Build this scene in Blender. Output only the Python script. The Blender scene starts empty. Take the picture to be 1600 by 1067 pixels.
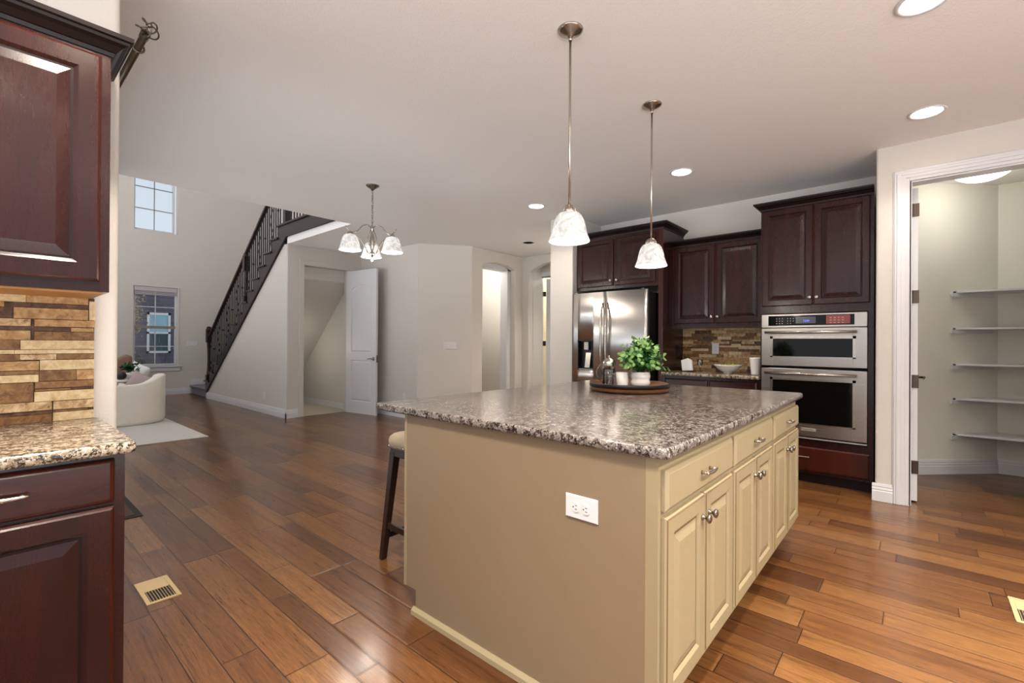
import bpy, bmesh, math, random
from mathutils import Vector, Matrix
PI = math.pi
S = bpy.context.scene
COL = S.collection
random.seed(7)

# ------------------------------------------------------------------ camera
cd = bpy.data.cameras.new('camera'); cam = bpy.data.objects.new('camera', cd); COL.objects.link(cam)
S.camera = cam
cd.sensor_fit = 'HORIZONTAL'; cd.sensor_width = 36.0; cd.lens = 726.008 / 1600 * 36.0
cd.clip_start = 0.03; cd.clip_end = 200
YAW, PITCH, ROLL = 0.716748, 0.002648, 0.006338
fv = Vector((-math.sin(YAW) * math.cos(PITCH), math.cos(YAW) * math.cos(PITCH), math.sin(PITCH)))
rv = Vector((math.cos(YAW), math.sin(YAW), 0)); uv = rv.cross(fv)
r2 = rv * math.cos(ROLL) + uv * math.sin(ROLL); u2 = -rv * math.sin(ROLL) + uv * math.cos(ROLL)
cam.matrix_world = Matrix(((r2.x, u2.x, -fv.x, 0), (r2.y, u2.y, -fv.y, 0), (r2.z, u2.z, -fv.z, 1.21), (0, 0, 0, 1)))

# ------------------------------------------------------------------ world, colour management
S.view_settings.view_transform = 'Standard'; S.view_settings.look = 'None'
S.view_settings.gamma = 1.0; S.view_settings.use_curve_mapping = False
S.view_settings.exposure = 0.03
W = bpy.data.worlds.new('sky'); S.world = W; W.use_nodes = True
nt = W.node_tree; nt.nodes.clear()
wo = nt.nodes.new('ShaderNodeOutputWorld'); bg = nt.nodes.new('ShaderNodeBackground')
tc = nt.nodes.new('ShaderNodeTexCoord'); sp = nt.nodes.new('ShaderNodeSeparateXYZ')
cr = nt.nodes.new('ShaderNodeValToRGB')
cr.color_ramp.elements[0].position = 0.42; cr.color_ramp.elements[0].color = (.96, .95, .96, 1)
cr.color_ramp.elements[1].position = 0.75; cr.color_ramp.elements[1].color = (.80, .88, 1.0, 1)
e = cr.color_ramp.elements.new(0.52); e.color = (.86, .90, .96, 1)
mp = nt.nodes.new('ShaderNodeMapRange'); mp.inputs[1].default_value = -1; mp.inputs[2].default_value = 1
nt.links.new(tc.outputs['Generated'], sp.inputs[0]); nt.links.new(sp.outputs[2], mp.inputs[0])
nt.links.new(mp.outputs[0], cr.inputs[0]); nt.links.new(cr.outputs[0], bg.inputs[0]); nt.links.new(bg.outputs[0], wo.inputs[0])
ms = nt.nodes.new('ShaderNodeMapRange'); ms.inputs[1].default_value = -.20; ms.inputs[2].default_value = -.03
ms.inputs[3].default_value = 6.8; ms.inputs[4].default_value = 1.0     # added glow below the horizon fills the ceiling; soft sky above
nt.links.new(sp.outputs[2], ms.inputs[0]); nt.links.new(ms.outputs[0], bg.inputs[1])
CAN_W = 8.0         # watts of a recessed ceiling light
PEND_W = 9.0        # watts of a pendant / chandelier bulb
WARM = (1.0, .91, .80)
LAMPS = []          # (kind, location) collected here, the lamps are made in their fixtures' builders

# ------------------------------------------------------------------ material helpers
def lin(h):
    h = h.lstrip('#'); c = [int(h[i:i + 2], 16) / 255 for i in (0, 2, 4)]
    return tuple((v / 12.92 if v <= .04045 else ((v + .055) / 1.055) ** 2.4) for v in c) + (1,)
class NT:
    def __init__(s, name):
        s.m = bpy.data.materials.new(name); s.m.use_nodes = True; s.t = s.m.node_tree
        s.b = s.t.nodes['Principled BSDF']; s.out = s.t.nodes['Material Output']
    def n(s, kind, **kw):
        nd = s.t.nodes.new('ShaderNode' + kind)
        for k, v in kw.items():
            if k.startswith('i_'): nd.inputs[k[2:].replace('_', ' ')].default_value = v
            elif k[0] == 'I' and k[1:].isdigit(): nd.inputs[int(k[1:])].default_value = v
            else: setattr(nd, k, v)
        return nd
    def l(s, a, b): s.t.links.new(a, b); return b
    def math(s, op, a, b=None, c=None):
        nd = s.n('Math', operation=op)
        for i, v in enumerate((a, b, c)):
            if v is None: continue
            if isinstance(v, (int, float)): nd.inputs[i].default_value = v
            else: s.l(v, nd.inputs[i])
        return nd.outputs[0]
    def mix(s, f, a, b, mode='MIX'):
        nd = s.n('Mix', data_type='RGBA', blend_type=mode)
        for i, v in ((0, f), (6, a), (7, b)):
            if isinstance(v, (int, float, tuple)): nd.inputs[i].default_value = v
            else: s.l(v, nd.inputs[i])
        return nd.outputs[2]
    def ramp(s, f, stops):
        nd = s.n('ValToRGB'); r = nd.color_ramp
        while len(r.elements) < len(stops): r.elements.new(.5)
        for e_, (p, c) in zip(r.elements, stops):
            e_.position = p; e_.color = c if len(c) == 4 else tuple(c) + (1,)
        s.l(f, nd.inputs[0]); return nd.outputs[0]
    def noise(s, vec, scale, detail=3, rough=.5, dist=0):
        nd = s.n('TexNoise'); nd.inputs['Scale'].default_value = scale; nd.inputs['Detail'].default_value = detail
        nd.inputs['Roughness'].default_value = rough; nd.inputs['Distortion'].default_value = dist
        s.l(vec, nd.inputs['Vector']); return nd.outputs['Fac']
    def pos(s, scale=(1, 1, 1)):
        g = s.n('NewGeometry'); m = s.n('Mapping'); m.inputs['Scale'].default_value = scale
        s.l(g.outputs['Position'], m.inputs['Vector']); return m.outputs[0]
    def obj(s, scale=(1, 1, 1)):
        g = s.n('TexCoord'); m = s.n('Mapping'); m.inputs['Scale'].default_value = scale
        s.l(g.outputs['Object'], m.inputs['Vector']); return m.outputs[0]
    def bump(s, h, strength=.2, dist=.01):
        nd = s.n('Bump'); nd.inputs['Strength'].default_value = strength; nd.inputs['Distance'].default_value = dist
        s.l(h, nd.inputs['Height']); s.l(nd.outputs[0], s.b.inputs['Normal']); return nd
def setp(b, **k):
    for n_, v in k.items(): b.inputs[n_].default_value = v
def plain(name, hexc, rough=.5, metal=0, coat=0, bumpscale=0, bstr=.15, spec=None, **kw):
    M = NT(name); c = lin(hexc) if isinstance(hexc, str) else hexc
    M.b.inputs['Base Color'].default_value = c; M.b.inputs['Roughness'].default_value = rough
    M.b.inputs['Metallic'].default_value = metal; M.b.inputs['Coat Weight'].default_value = coat
    M.b.inputs['Coat Roughness'].default_value = .1
    if spec is not None: M.b.inputs['Specular IOR Level'].default_value = spec
    if bumpscale:
        v = M.noise(M.pos(), bumpscale, 3); M.bump(v, bstr, .004)
        c2 = tuple(x * .93 for x in c[:3]) + (1,)
        M.l(M.mix(v, c, c2), M.b.inputs['Base Color'])
    for k, v in kw.items(): M.b.inputs[k.replace('_', ' ')].default_value = v
    return M.m
def wood(name, dark, light, scale=(1, 1, 1), rough=.3, coat=.5):
    M = NT(name)
    v = M.noise(M.pos(scale), 3, 3, .5, .3); f = M.noise(M.pos(tuple(6 * q for q in scale)), 9, 4, .6, .4)
    m_ = M.math('ADD', M.math('MULTIPLY', v, .65), M.math('MULTIPLY', f, .35))
    M.l(M.ramp(m_, [(.25, lin(dark)), (.80, lin(light))]), M.b.inputs['Base Color'])
    setp(M.b, Roughness=rough, **{'Coat Weight': coat * .25, 'Coat Roughness': .15, 'Specular IOR Level': .3})
    M.bump(f, .05, .002); return M.m
def granite(name, base, mid, dark, light, scale=1.0, darkth=.46):
    M = NT(name); p = M.pos()
    a = M.noise(p, 95 * scale, 4, .65, .3); b = M.noise(p, 42 * scale, 4, .6, .8); c = M.noise(p, 150 * scale, 3, .6)
    d = M.noise(p, 9, 3)
    col = M.ramp(b, [(.40, lin(mid)), (.58, lin(base))])
    col = M.mix(M.math('MULTIPLY', M.ramp(a, [(.52, (0, 0, 0)), (.60, (1, 1, 1))]), .85), col, lin(light))
    q = M.math('ADD', M.math('MULTIPLY', c, .6), M.math('MULTIPLY', b, .4))
    col = M.mix(M.ramp(q, [(darkth - .03, (1, 1, 1)), (darkth + .02, (0, 0, 0))]), col, lin(dark))
    col = M.mix(M.math('MULTIPLY', d, .25), col, lin(mid))
    M.l(col, M.b.inputs['Base Color'])
    setp(M.b, Roughness=.16, **{'Specular IOR Level': .5}); return M.m
def floor_mat():
    M = NT('hand_scraped_wood_floor'); g = M.n('NewGeometry'); s = M.n('SeparateXYZ'); M.l(g.outputs['Position'], s.inputs[0])
    X, Y = s.outputs[0], s.outputs[1]
    P = .395; b1, b2 = .098, .228
    t = M.math('DIVIDE', M.math('ADD', Y, 20.035), P); cell = M.math('FLOOR', t); f = M.math('MULTIPLY', M.math('FRACT', t), P)
    sub = M.math('ADD', M.math('GREATER_THAN', f, b1), M.math('GREATER_THAN', f, b2))
    row = M.math('ADD', M.math('MULTIPLY', cell, 3), sub)
    d = M.math('MINIMUM', M.math('ABSOLUTE', M.math('SUBTRACT', f, b1)), M.math('ABSOLUTE', M.math('SUBTRACT', f, b2)))
    d = M.math('MINIMUM', d, M.math('MINIMUM', f, M.math('SUBTRACT', P, f)))
    wn = M.n('TexWhiteNoise', noise_dimensions='1D'); M.l(row, wn.inputs['W'])
    L = M.math('ADD', .62, M.math('MULTIPLY', wn.outputs['Value'], .75))
    u = M.math('ADD', M.math('DIVIDE', M.math('ADD', X, 40), L), M.math('MULTIPLY', wn.outputs['Value'], 37.7))
    idx = M.math('FLOOR', u); fu = M.math('MULTIPLY', M.math('FRACT', u), L)
    du = M.math('MINIMUM', fu, M.math('SUBTRACT', L, fu))
    dd = M.math('MINIMUM', d, du)
    seam = M.n('MapRange', clamp=True); M.l(dd, seam.inputs[0]); seam.inputs[1].default_value = .0008; seam.inputs[2].default_value = .0026
    bev = M.n('MapRange', clamp=True); M.l(dd, bev.inputs[0]); bev.inputs[1].default_value = .0; bev.inputs[2].default_value = .009
    w2 = M.n('TexWhiteNoise', noise_dimensions='2D'); cx = M.n('CombineXYZ'); M.l(row, cx.inputs[0]); M.l(idx, cx.inputs[1]); M.l(cx.outputs[0], w2.inputs['Vector'])
    R = w2.outputs['Value']
    cv = M.n('CombineXYZ'); M.l(M.math('ADD', M.math('MULTIPLY', X, .55), M.math('MULTIPLY', R, 60)), cv.inputs[0])
    M.l(M.math('MULTIPLY', Y, 11), cv.inputs[1]); M.l(M.math('MULTIPLY', R, 9), cv.inputs[2])
    g1 = M.noise(cv.outputs[0], 2.2, 5, .6, 1.5); g2 = M.noise(cv.outputs[0], 9, 5, .65, .6)
    gv = M.math('ADD', M.math('MULTIPLY', g1, .55), M.math('MULTIPLY', g2, .45))
    tone = M.math('ADD', M.math('MULTIPLY', R, .42), M.math('MULTIPLY', gv, .72))
    col = M.ramp(tone, [(.18, lin('#3a200f')), (.45, lin('#5a381e')), (.68, lin('#774e2a')), (.95, lin('#946b3e'))])
    fg = M.noise(cv.outputs[0], 26, 3, .7, .2)
    col = M.mix(M.math('MULTIPLY', M.ramp(fg, [(.38, (1, 1, 1)), (.60, (0, 0, 0))]), .45), col, lin('#2e190e'))
    col = M.mix(M.math('MULTIPLY', M.ramp(gv, [(.30, (1, 1, 1)), (.48, (0, 0, 0))]), .55), col, lin('#2e190e'))
    col = M.mix(seam.outputs[0], lin('#1c0f08'), col)
    M.l(col, M.b.inputs['Base Color'])
    rr = M.math('ADD', .22, M.math('MULTIPLY', g2, .15)); M.l(rr, M.b.inputs['Roughness'])
    h = M.math('ADD', M.math('MULTIPLY', bev.outputs[0], 1.6), M.math('MULTIPLY', g1, .45))
    hs = M.noise(M.pos((1.0, 4, 1)), 4, 1)
    h = M.math('ADD', h, M.math('MULTIPLY', hs, .7))
    M.bump(h, .26, .004); setp(M.b, **{'Coat Weight': .35, 'Coat Roughness': .15, 'Specular IOR Level': .25}); return M.m
def steel(name, hexc='#8f8d8c', vertical=True, rough=.24):
    M = NT(name); sc = (60, 60, .6) if vertical else (.6, 60, 60)
    v = M.noise(M.pos(sc), 3, 3, .7); setp(M.b, Metallic=1.0); M.b.inputs['Base Color'].default_value = lin(hexc)
    M.l(M.math('ADD', rough, M.math('MULTIPLY', v, .1)), M.b.inputs['Roughness']); M.bump(v, .03, .001); return M.m
def emit(name, hexc, strength, pattern=0):
    M = NT(name); c = lin(hexc); M.b.inputs['Base Color'].default_value = c
    M.b.inputs['Emission Color'].default_value = c; M.b.inputs['Emission Strength'].default_value = strength
    if pattern:
        v = M.noise(M.obj(), 14, 4, .6, 2.0)
        col = M.ramp(v, [(.36, lin('#b5b1aa')), (.62, lin('#fffdf8'))]); M.l(col, M.b.inputs['Emission Color']); M.b.inputs['Base Color'].default_value = (.3, .29, .28, 1)
        M.b.inputs['Roughness'].default_value = .15
    return M.m
def glass(name, tint='#ffffff', refl=1.0, gw=.06):
    M = NT(name); M.t.nodes.remove(M.b); tr = M.n('BsdfTransparent'); tr.inputs[0].default_value = lin(tint)
    gl = M.n('BsdfGlossy'); gl.inputs['Roughness'].default_value = .03
    fr = M.n('Fresnel'); fr.inputs[0].default_value = 1.45; mx = M.n('MixShader')
    M.l(M.math('ADD', M.math('MULTIPLY', fr.outputs[0], refl), gw), mx.inputs[0]); M.l(tr.outputs[0], mx.inputs[1]); M.l(gl.outputs[0], mx.inputs[2])
    M.l(mx.outputs[0], M.out.inputs[0]); return M.m
def stone(name, hexes):
    M = NT(name); p = M.pos((1, 1, 1)); a = M.noise(p, 38, 5, .65, .6); b = M.noise(p, 160, 3, .6)
    col = M.ramp(a, [(.32, lin(hexes[0])), (.5, lin(hexes[1])), (.68, lin(hexes[2]))])
    M.l(col, M.b.inputs['Base Color']); setp(M.b, Roughness=.55); M.bump(M.math('ADD', a, b), .35, .003); return M.m

M = {}
M['wall'] = plain('painted_wall', '#cbc6bf', .75, bumpscale=160, bstr=.25)
M['ceil'] = plain('textured_ceiling_paint', '#e8e5e2', .8, bumpscale=110, bstr=.35)
M['trim'] = plain('white_trim_paint', '#cfcfd2', .4)
M['pantrywall'] = plain('pantry_paint', '#e2e0d5', .7, bumpscale=160, bstr=.2)
M['floor'] = floor_mat()
M['cherry'] = wood('dark_cherry_vertical', '#1a0a09', '#34120f', (5, 5, .7), .26, .6)
M['cherryh'] = wood('dark_cherry_horizontal', '#1c0b0a', '#43190f', (.8, .8, 6), .26, .6)
M['cherryred'] = wood('red_cherry_and_bevel_highlight', '#2c0f0a', '#481a10', (5, 5, .7), .26, .6)  # red cherry parts, also the highlight painted on dark door bevels
M['cherryblack'] = plain('cabinet_groove', '#150807', .4, spec=.25)
M['maple'] = wood('maple_underside', '#b07a40', '#cf9a5c', (.8, .8, 6), .45, .2)
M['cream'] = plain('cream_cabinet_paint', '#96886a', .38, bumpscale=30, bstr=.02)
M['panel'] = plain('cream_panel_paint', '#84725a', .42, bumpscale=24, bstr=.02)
M['glaze'] = plain('brown_glaze', '#6a5638', .5)
M['granite'] = granite('island_granite', '#7c736d', '#574b45', '#191412', '#a59f9a', .95, .482)
M['granite2'] = granite('speckled_granite', '#aea08c', '#7d6a52', '#15110f', '#c8c0b2', .95, .487)
M['nickel'] = plain('brushed_nickel', '#b4ada4', .24, 1)
M['nickeld'] = plain('dark_nickel', '#8b847b', .25, 1)
M['bronze'] = plain('antique_bronze_hinge', '#5c5149', .35, 1)
M['rodm'] = plain('aged_pewter_rod', '#6f685c', .35, 1)
M['steel'] = steel('stainless_steel', '#c4c1bf', True, .28)
M['steelh'] = steel('stainless_steel_horizontal', '#a8a29c', False)
M['steeld'] = plain('fridge_side_grey', '#2e2c2c', .35, .6)
M['blackglass'] = plain('black_glass', '#060606', .05, spec=.3)
M['black'] = plain('black_plastic', '#0c0c0d', .35)
M['iron'] = plain('wrought_iron', '#15120f', .45, .3)
M['espresso'] = wood('espresso_wood', '#1c120e', '#35221a', (4, 4, 1), .35, .3)
M['stairwood'] = wood('dark_stair_wood', '#150f12', '#2a1e20', (2, 2, 6), .28, .5)
M['shade'] = emit('alabaster_glass_lit', '#fff6e8', .72, 1)
M['lens'] = emit('lit_lens', '#fff8ee', 9)
M['dome'] = emit('lit_dome', '#fffaf0', 2.5)
M['offlens'] = plain('unlit_can', '#8f887e', .5)
M['glass'] = glass('window_glass', '#f2f6f8', .8, .02)
M['clear'] = glass('clear_glass', '#e9ecea', 1.0, .10)
M['linen'] = plain('beige_linen', '#b3a48c', .85, bumpscale=220, bstr=.4)
M['boucle'] = plain('cream_boucle', '#efe8de', .95, bumpscale=90, bstr=.6)
M['rug'] = plain('pale_rug_pile', '#cdc8c2', .95, bumpscale=120, bstr=.5)
M['carpet'] = plain('grey_carpet', '#77727c', .95, bumpscale=150, bstr=.5)
M['tan'] = plain('tan_vent_metal', '#b59d74', .45)
M['dark'] = plain('vent_dark', '#1a1512', .7)
M['white'] = plain('white_ceramic', '#e4e2de', .25, coat=.5)
M['plate'] = plain('white_plastic', '#d2cfd0', .35)
M['slot'] = plain('outlet_slot', '#3a3634', .5)
M['leaf'] = plain('boxwood_leaf', '#3f7434', .45)
M['leaf2'] = plain('pale_young_leaf', '#7a9f58', .45)
M['leafd'] = plain('dark_leaf', '#1d4a22', .45)
M['soil'] = plain('moss', '#2b3a1c', .9)
M['barrel'] = wood('barrel_oak', '#4a2b18', '#8a5530', (3, 3, 3), .4, .3)
M['band'] = plain('tray_iron_band', '#1d1a18', .45, .5)
M['leather'] = plain('tan_leather', '#8a6a5a', .5)
M['rosefab'] = plain('dusty_rose_fabric', '#b5a2a3', .9)
M['mat'] = plain('brown_door_mat', '#4d382a', .95, bumpscale=140, bstr=.8)
M['matb'] = plain('mat_border', '#1d1a1a', .8)
M['red'] = plain('red_panel', '#7c2f27', .3)
M['display'] = emit('blue_display', '#5a78ff', 1.5)
M['silver'] = plain('badge_silver', '#c9c6c2', .3, .6)
M['sta'] = stone('travertine_tan', ['#8a6235', '#b08a58', '#c9a878'])
M['stb'] = stone('travertine_speckled', ['#7a5836', '#b8986c', '#d8c29c'])
M['stc'] = stone('travertine_cream', ['#b89a6c', '#d0b88c', '#dfcca6'])
M['std'] = stone('travertine_dark', ['#3b2415', '#5a3c24', '#7a5638'])
M['ste'] = stone('travertine_brown', ['#573517', '#7d5730', '#94703f'])
M['siding'] = NT('neighbour_siding').m
_s = NT('neighbour_lap_siding'); _v = _s.n('TexWave', wave_type='BANDS', bands_direction='Z', wave_profile='SAW'); _v.inputs['Scale'].default_value = 2.2
_s.l(_s.pos(), _v.inputs['Vector']); _s.l(_s.ramp(_v.outputs['Fac'], [(.0, lin('#3a3746')), (.12, lin('#504c58')), (1, lin('#5a5662'))]), _s.b.inputs['Base Color']); setp(_s.b, Roughness=.8)
M['siding'] = _s.m
M['grass'] = plain('yard_grass', '#3f4a34', .95)
M['bush'] = plain('yellow_leaf', '#b3a36a', .7)
M['blind'] = plain('window_blind', '#b9b2b5', .6)
M['winlite'] = plain('neighbour_pane', '#8fb4c4', .2)
M['legend0'] = plain('legend_grey', '#9a9890', .5)
M['tan2'] = plain('tan_sash', '#8c8078', .5)
M['pink'] = plain('curtain_sheer', '#c7b9ae', .9)

# ------------------------------------------------------------------ mesh builder
class B:
    def __init__(s): s.v = []; s.f = []; s.mi = []; s.sm = []
    def add(s, vs, fs, mi=0, smooth=False):
        o = len(s.v); s.v += [tuple(v) for v in vs]
        for f in fs: s.f.append([o + i for i in f]); s.mi.append(mi); s.sm.append(smooth)
        return s
    def box(s, x0, x1, y0, y1, z0, z1, mi=0):
        x0, x1 = sorted((x0, x1)); y0, y1 = sorted((y0, y1)); z0, z1 = sorted((z0, z1))
        return s.add([(x0, y0, z0), (x1, y0, z0), (x1, y1, z0), (x0, y1, z0), (x0, y0, z1), (x1, y0, z1), (x1, y1, z1), (x0, y1, z1)],
                     [(0, 3, 2, 1), (4, 5, 6, 7), (0, 1, 5, 4), (1, 2, 6, 5), (2, 3, 7, 6), (3, 0, 4, 7)], mi)
    def prism(s, pts, axis, a0, a1, mi=0, smooth=False):
        """pts 2-D outline in the plane normal to axis ('x': (y,z), 'y': (x,z), 'z': (x,y))"""
        n = len(pts)
        def p3(p, a): return {'x': (a, p[0], p[1]), 'y': (p[0], a, p[1]), 'z': (p[0], p[1], a)}[axis]
        vs = [p3(p, a0) for p in pts] + [p3(p, a1) for p in pts]
        s.add(vs, [list(range(n))[::-1], [n + i for i in range(n)]], mi)
        return s.add(vs, [(i, (i + 1) % n, n + (i + 1) % n, n + i) for i in range(n)], mi, smooth)
    def tube(s, path, r, n=8, mi=0, cap=True):
        path = [Vector(p) for p in path]; rr = r if isinstance(r, (list, tuple)) else [r] * len(path)
        vs = []; up = None
        for i, p in enumerate(path):
            t = (path[min(i + 1, len(path) - 1)] - path[max(i - 1, 0)])
            t = t.normalized() if t.length > 1e-9 else Vector((0, 0, 1))
            if up is None: up = t.orthogonal().normalized()
            else:
                up = (up - t * up.dot(t)); up = up.normalized() if up.length > 1e-6 else t.orthogonal().normalized()
            w = t.cross(up)
            for k in range(n):
                a = 2 * PI * k / n; vs.append(p + (up * math.cos(a) + w * math.sin(a)) * rr[i])
        fs = [(i * n + k, i * n + (k + 1) % n, (i + 1) * n + (k + 1) % n, (i + 1) * n + k) for i in range(len(path) - 1) for k in range(n)]
        s.add(vs, fs, mi, True)
        if cap:
            m = (len(path) - 1) * n; s.add(vs, [list(range(n))[::-1], [m + k for k in range(n)]], mi)
        return s
    def lathe(s, prof, c=(0, 0, 0), n=32, mi=0, axis='z', smooth=True, close=False):
        vs = []
        for r, h in prof:
            for k in range(n):
                a = 2 * PI * k / n; x, y = r * math.cos(a), r * math.sin(a)
                q = {'z': (x, y, h), 'y': (x, h, y), 'x': (h, x, y)}[axis]
                vs.append((c[0] + q[0], c[1] + q[1], c[2] + q[2]))
        m = len(prof); seq = [(i, i + 1) for i in range(m - 1)] + ([(m - 1, 0)] if close else [])
        s.add(vs, [(i * n + k, i * n + (k + 1) % n, j * n + (k + 1) % n, j * n + k) for i, j in seq for k in range(n)], mi, smooth)
        if not close:
            if prof[0][0] > 1e-6: s.add(vs, [[k for k in range(n)][::-1]], mi)
            if prof[-1][0] > 1e-6: s.add(vs, [[(m - 1) * n + k for k in range(n)]], mi)
        return s
    def ball(s, c, r, sx=1, sy=1, sz=1, n=14, m=8, mi=0):
        vs = [(c[0] + r * sx * math.sin(PI * i / m) * math.cos(2 * PI * k / n), c[1] + r * sy * math.sin(PI * i / m) * math.sin(2 * PI * k / n), c[2] + r * sz * math.cos(PI * i / m)) for i in range(m + 1) for k in range(n)]
        return s.add(vs, [(i * n + k, (i + 1) * n + k, (i + 1) * n + (k + 1) % n, i * n + (k + 1) % n) for i in range(m) for k in range(n)], mi, True)
    def rings(s, O, U, N, w, h, rings, mis=None):
        """nested rectangles on a front: rings (inset, depth) from outside to centre"""
        O, U, N = Vector(O), Vector(U), Vector(N); Z = Vector((0, 0, 1)); vs = []
        for ins, d in rings:
            for a, b in ((ins, ins), (w - ins, ins), (w - ins, h - ins), (ins, h - ins)): vs.append(O + U * a + Z * b + N * d)
        flip = U.cross(Z).dot(N) < 0
        for i in range(len(rings) - 1):
            fs = []
            for k in range(4):
                f = (i * 4 + k, i * 4 + (k + 1) % 4, i * 4 + 4 + (k + 1) % 4, i * 4 + 4 + k); fs.append(f[::-1] if flip else f)
            s.add(vs, fs, mis[i] if mis else 0)
        m = (len(rings) - 1) * 4; f = (m, m + 1, m + 2, m + 3); s.add(vs, [f[::-1] if flip else f], 0)
        f = (3, 2, 1, 0); s.add(vs, [f[::-1] if flip else f], 0); return s
    def build(s, name, mats, parent=None, bevel=0, seg=2, local=False, subsurf=0, kind=None):
        me = bpy.data.meshes.new(name)
        off = Vector((0, 0, 0))
        if parent is not None and not local:
            q = parent
            while q is not None: off += q.location; q = q.parent
        me.from_pydata([Vector(v) - off for v in s.v], [], s.f)
        if not isinstance(mats, (list, tuple)): mats = [mats]
        for m_ in mats: me.materials.append(M[m_] if isinstance(m_, str) else m_)
        me.polygons.foreach_set('material_index', s.mi); me.polygons.foreach_set('use_smooth', s.sm)
        bm = bmesh.new(); bm.from_mesh(me); bmesh.ops.remove_doubles(bm, verts=bm.verts, dist=1e-5)
        bmesh.ops.recalc_face_normals(bm, faces=bm.faces); bm.to_mesh(me); bm.free()
        o = bpy.data.objects.new(name, me); COL.objects.link(o)
        if parent is not None: o.parent = parent
        if bevel:
            b = o.modifiers.new('bevel', 'BEVEL'); b.width = bevel; b.segments = seg; b.limit_method = 'ANGLE'; b.angle_limit = math.radians(50)
            b.harden_normals = False
        if subsurf:
            b = o.modifiers.new('sub', 'SUBSURF'); b.levels = subsurf; b.render_levels = subsurf
        if kind: o['kind'] = kind
        return o
def thing(name, label, cat, loc=(0, 0, 0), group=None, rz=0):
    o = bpy.data.objects.new(name, None); COL.objects.link(o); o.location = loc; o.rotation_euler = (0, 0, rz); o.empty_display_size = .1
    o['label'] = label; o['category'] = cat
    if group: o['group'] = group
    return o
def tag(o, label, cat, group=None, kind=None):
    o['label'] = label; o['category'] = cat
    if group: o['group'] = group
    if kind: o['kind'] = kind
    return o
def struct(b, name, mats, label=None, **k):
    o = b.build(name, mats, kind='structure', **k)
    if label: o['label'] = label
    return o
def structe(name, loc=(0, 0, 0), label=None, rz=0):
    o = bpy.data.objects.new(name, None); COL.objects.link(o); o.location = loc; o.rotation_euler = (0, 0, rz); o['kind'] = 'structure'
    if label: o['label'] = label
    return o
def copy_tree(o, parent=None):
    c = o.copy(); COL.objects.link(c); c.parent = parent
    for ch in list(o.children): copy_tree(ch, c)
    return c
def round_poly(pts, rs, seg=6):
    """round the corners of a 2-D outline"""
    out = []; n = len(pts)
    for i, p in enumerate(pts):
        r = rs[i] if i < len(rs) else 0
        if not r: out.append(p); continue
        a = Vector(pts[i - 1]); b = Vector(p); c = Vector(pts[(i + 1) % n])
        u = (a - b).normalized(); w = (c - b).normalized()
        p0 = b + u * r; p1 = b + w * r
        for k in range(seg + 1):
            t = k / seg; q = p0 * (1 - t) ** 2 + b * 2 * t * (1 - t) + p1 * t * t; out.append((q.x, q.y))
    return out

# ================================================================== THE SETTING
C = 2.74
fl = B().prism([(-12.75, -3.4), (-5.6, -3.4), (-5.6, .243), (-2.5, .243), (-2.5, -3.4), (2.6, -3.4), (2.6, 8.2), (-12.75, 8.2)], 'z', -.12, 0)
struct(fl, 'floor', 'floor', 'dark brown hand-scraped plank floor')
cb = B(); cb.prism([(-5.55, .243), (-2.5, .243), (-2.5, -3.4), (2.6, -3.4), (2.6, 8.2), (-7.45, 8.2), (-7.45, 3.17), (-5.55, 3.17)], 'z', C, 3.03)
struct(cb, 'ceiling', 'ceil', 'white textured kitchen ceiling')
struct(B().box(-12.75, -5.4, -3.4, 8.2, 5.6, 5.72), 'ceiling_living', 'ceil', 'high ceiling over the living room')

# window wall of the living room (x = -12.61)
LW = dict(y0=2.165, y1=2.95, z0=.655, z1=2.39); UW = dict(y0=2.15, y1=2.90, z0=3.60, z1=5.15)
wb = B(); X0, X1 = -12.77, -12.61
for y0, y1, z0, z1 in [(-3.4, LW['y0'], 0, 5.6), (LW['y1'], 5.04, 0, 5.6), (LW['y0'], LW['y1'], 0, LW['z0']), (LW['y0'], LW['y1'], LW['z1'], UW['z0']), (LW['y0'], LW['y1'], UW['z1'], 5.6)]:
    wb.box(X0, X1, y0, y1, z0, z1)
struct(wb, 'wall_west', 'wall', 'tall pale wall with two windows')
def window(name, d, lights, label):
    w = structe(name, (X1, d['y0'], d['z0']), label)
    xa = X1 - .075; y0, y1, z0, z1 = d['y0'], d['y1'], d['z0'], d['z1']; t = .04
    f = B(); f.box(xa - .03, xa + .02, y0, y0 + t, z0, z1).box(xa - .03, xa + .02, y1 - t, y1, z0, z1).box(xa - .03, xa + .02, y0 + t, y1 - t, z0, z0 + t).box(xa - .03, xa + .02, y0 + t, y1 - t, z1 - t, z1)
    f.build('window_frame', 'trim', w, bevel=.003)
    mu = B(); g = .008
    for frac in lights['v']: yy = y0 + (y1 - y0) * frac; mu.box(xa - .012, xa + .006, yy - g, yy + g, z0 + t, z1 - t)
    for zz in lights['h']: mu.box(xa - .012, xa + .006, y0 + t, y1 - t, zz - g, zz + g)
    mu.build('window_muntins', lights.get('m', 'trim'), w)
    B().box(xa - .008, xa - .004, y0 + t, y1 - t, z0 + t, z1 - t).build('window_glass', 'glass', w)
    return w
w1 = window('window_1', UW, dict(v=[.5], h=[4.08, 4.55, 5.0], m='nickeld'), 'high window of the living room, bright with sky')
w2 = window('window_2', LW, dict(v=[.5], h=[1.08, 1.95], m='trim'), 'lower living room window with a raised blind')
B().box(X1 - .10, X1 - .05, LW['y0'] + .03, LW['y1'] - .03, 1.47, 1.53).build('meeting_rail', 'tan2', w2)
bl = B().box(X1 - .06, X1 - .005, LW['y0'] + .01, LW['y1'] - .01, 2.29, 2.385)
for k in range(4): bl.box(X1 - .055, X1 - .02, LW['y0'] + .015, LW['y1'] - .015, 2.21 + k * .02, 2.222 + k * .02)
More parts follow.
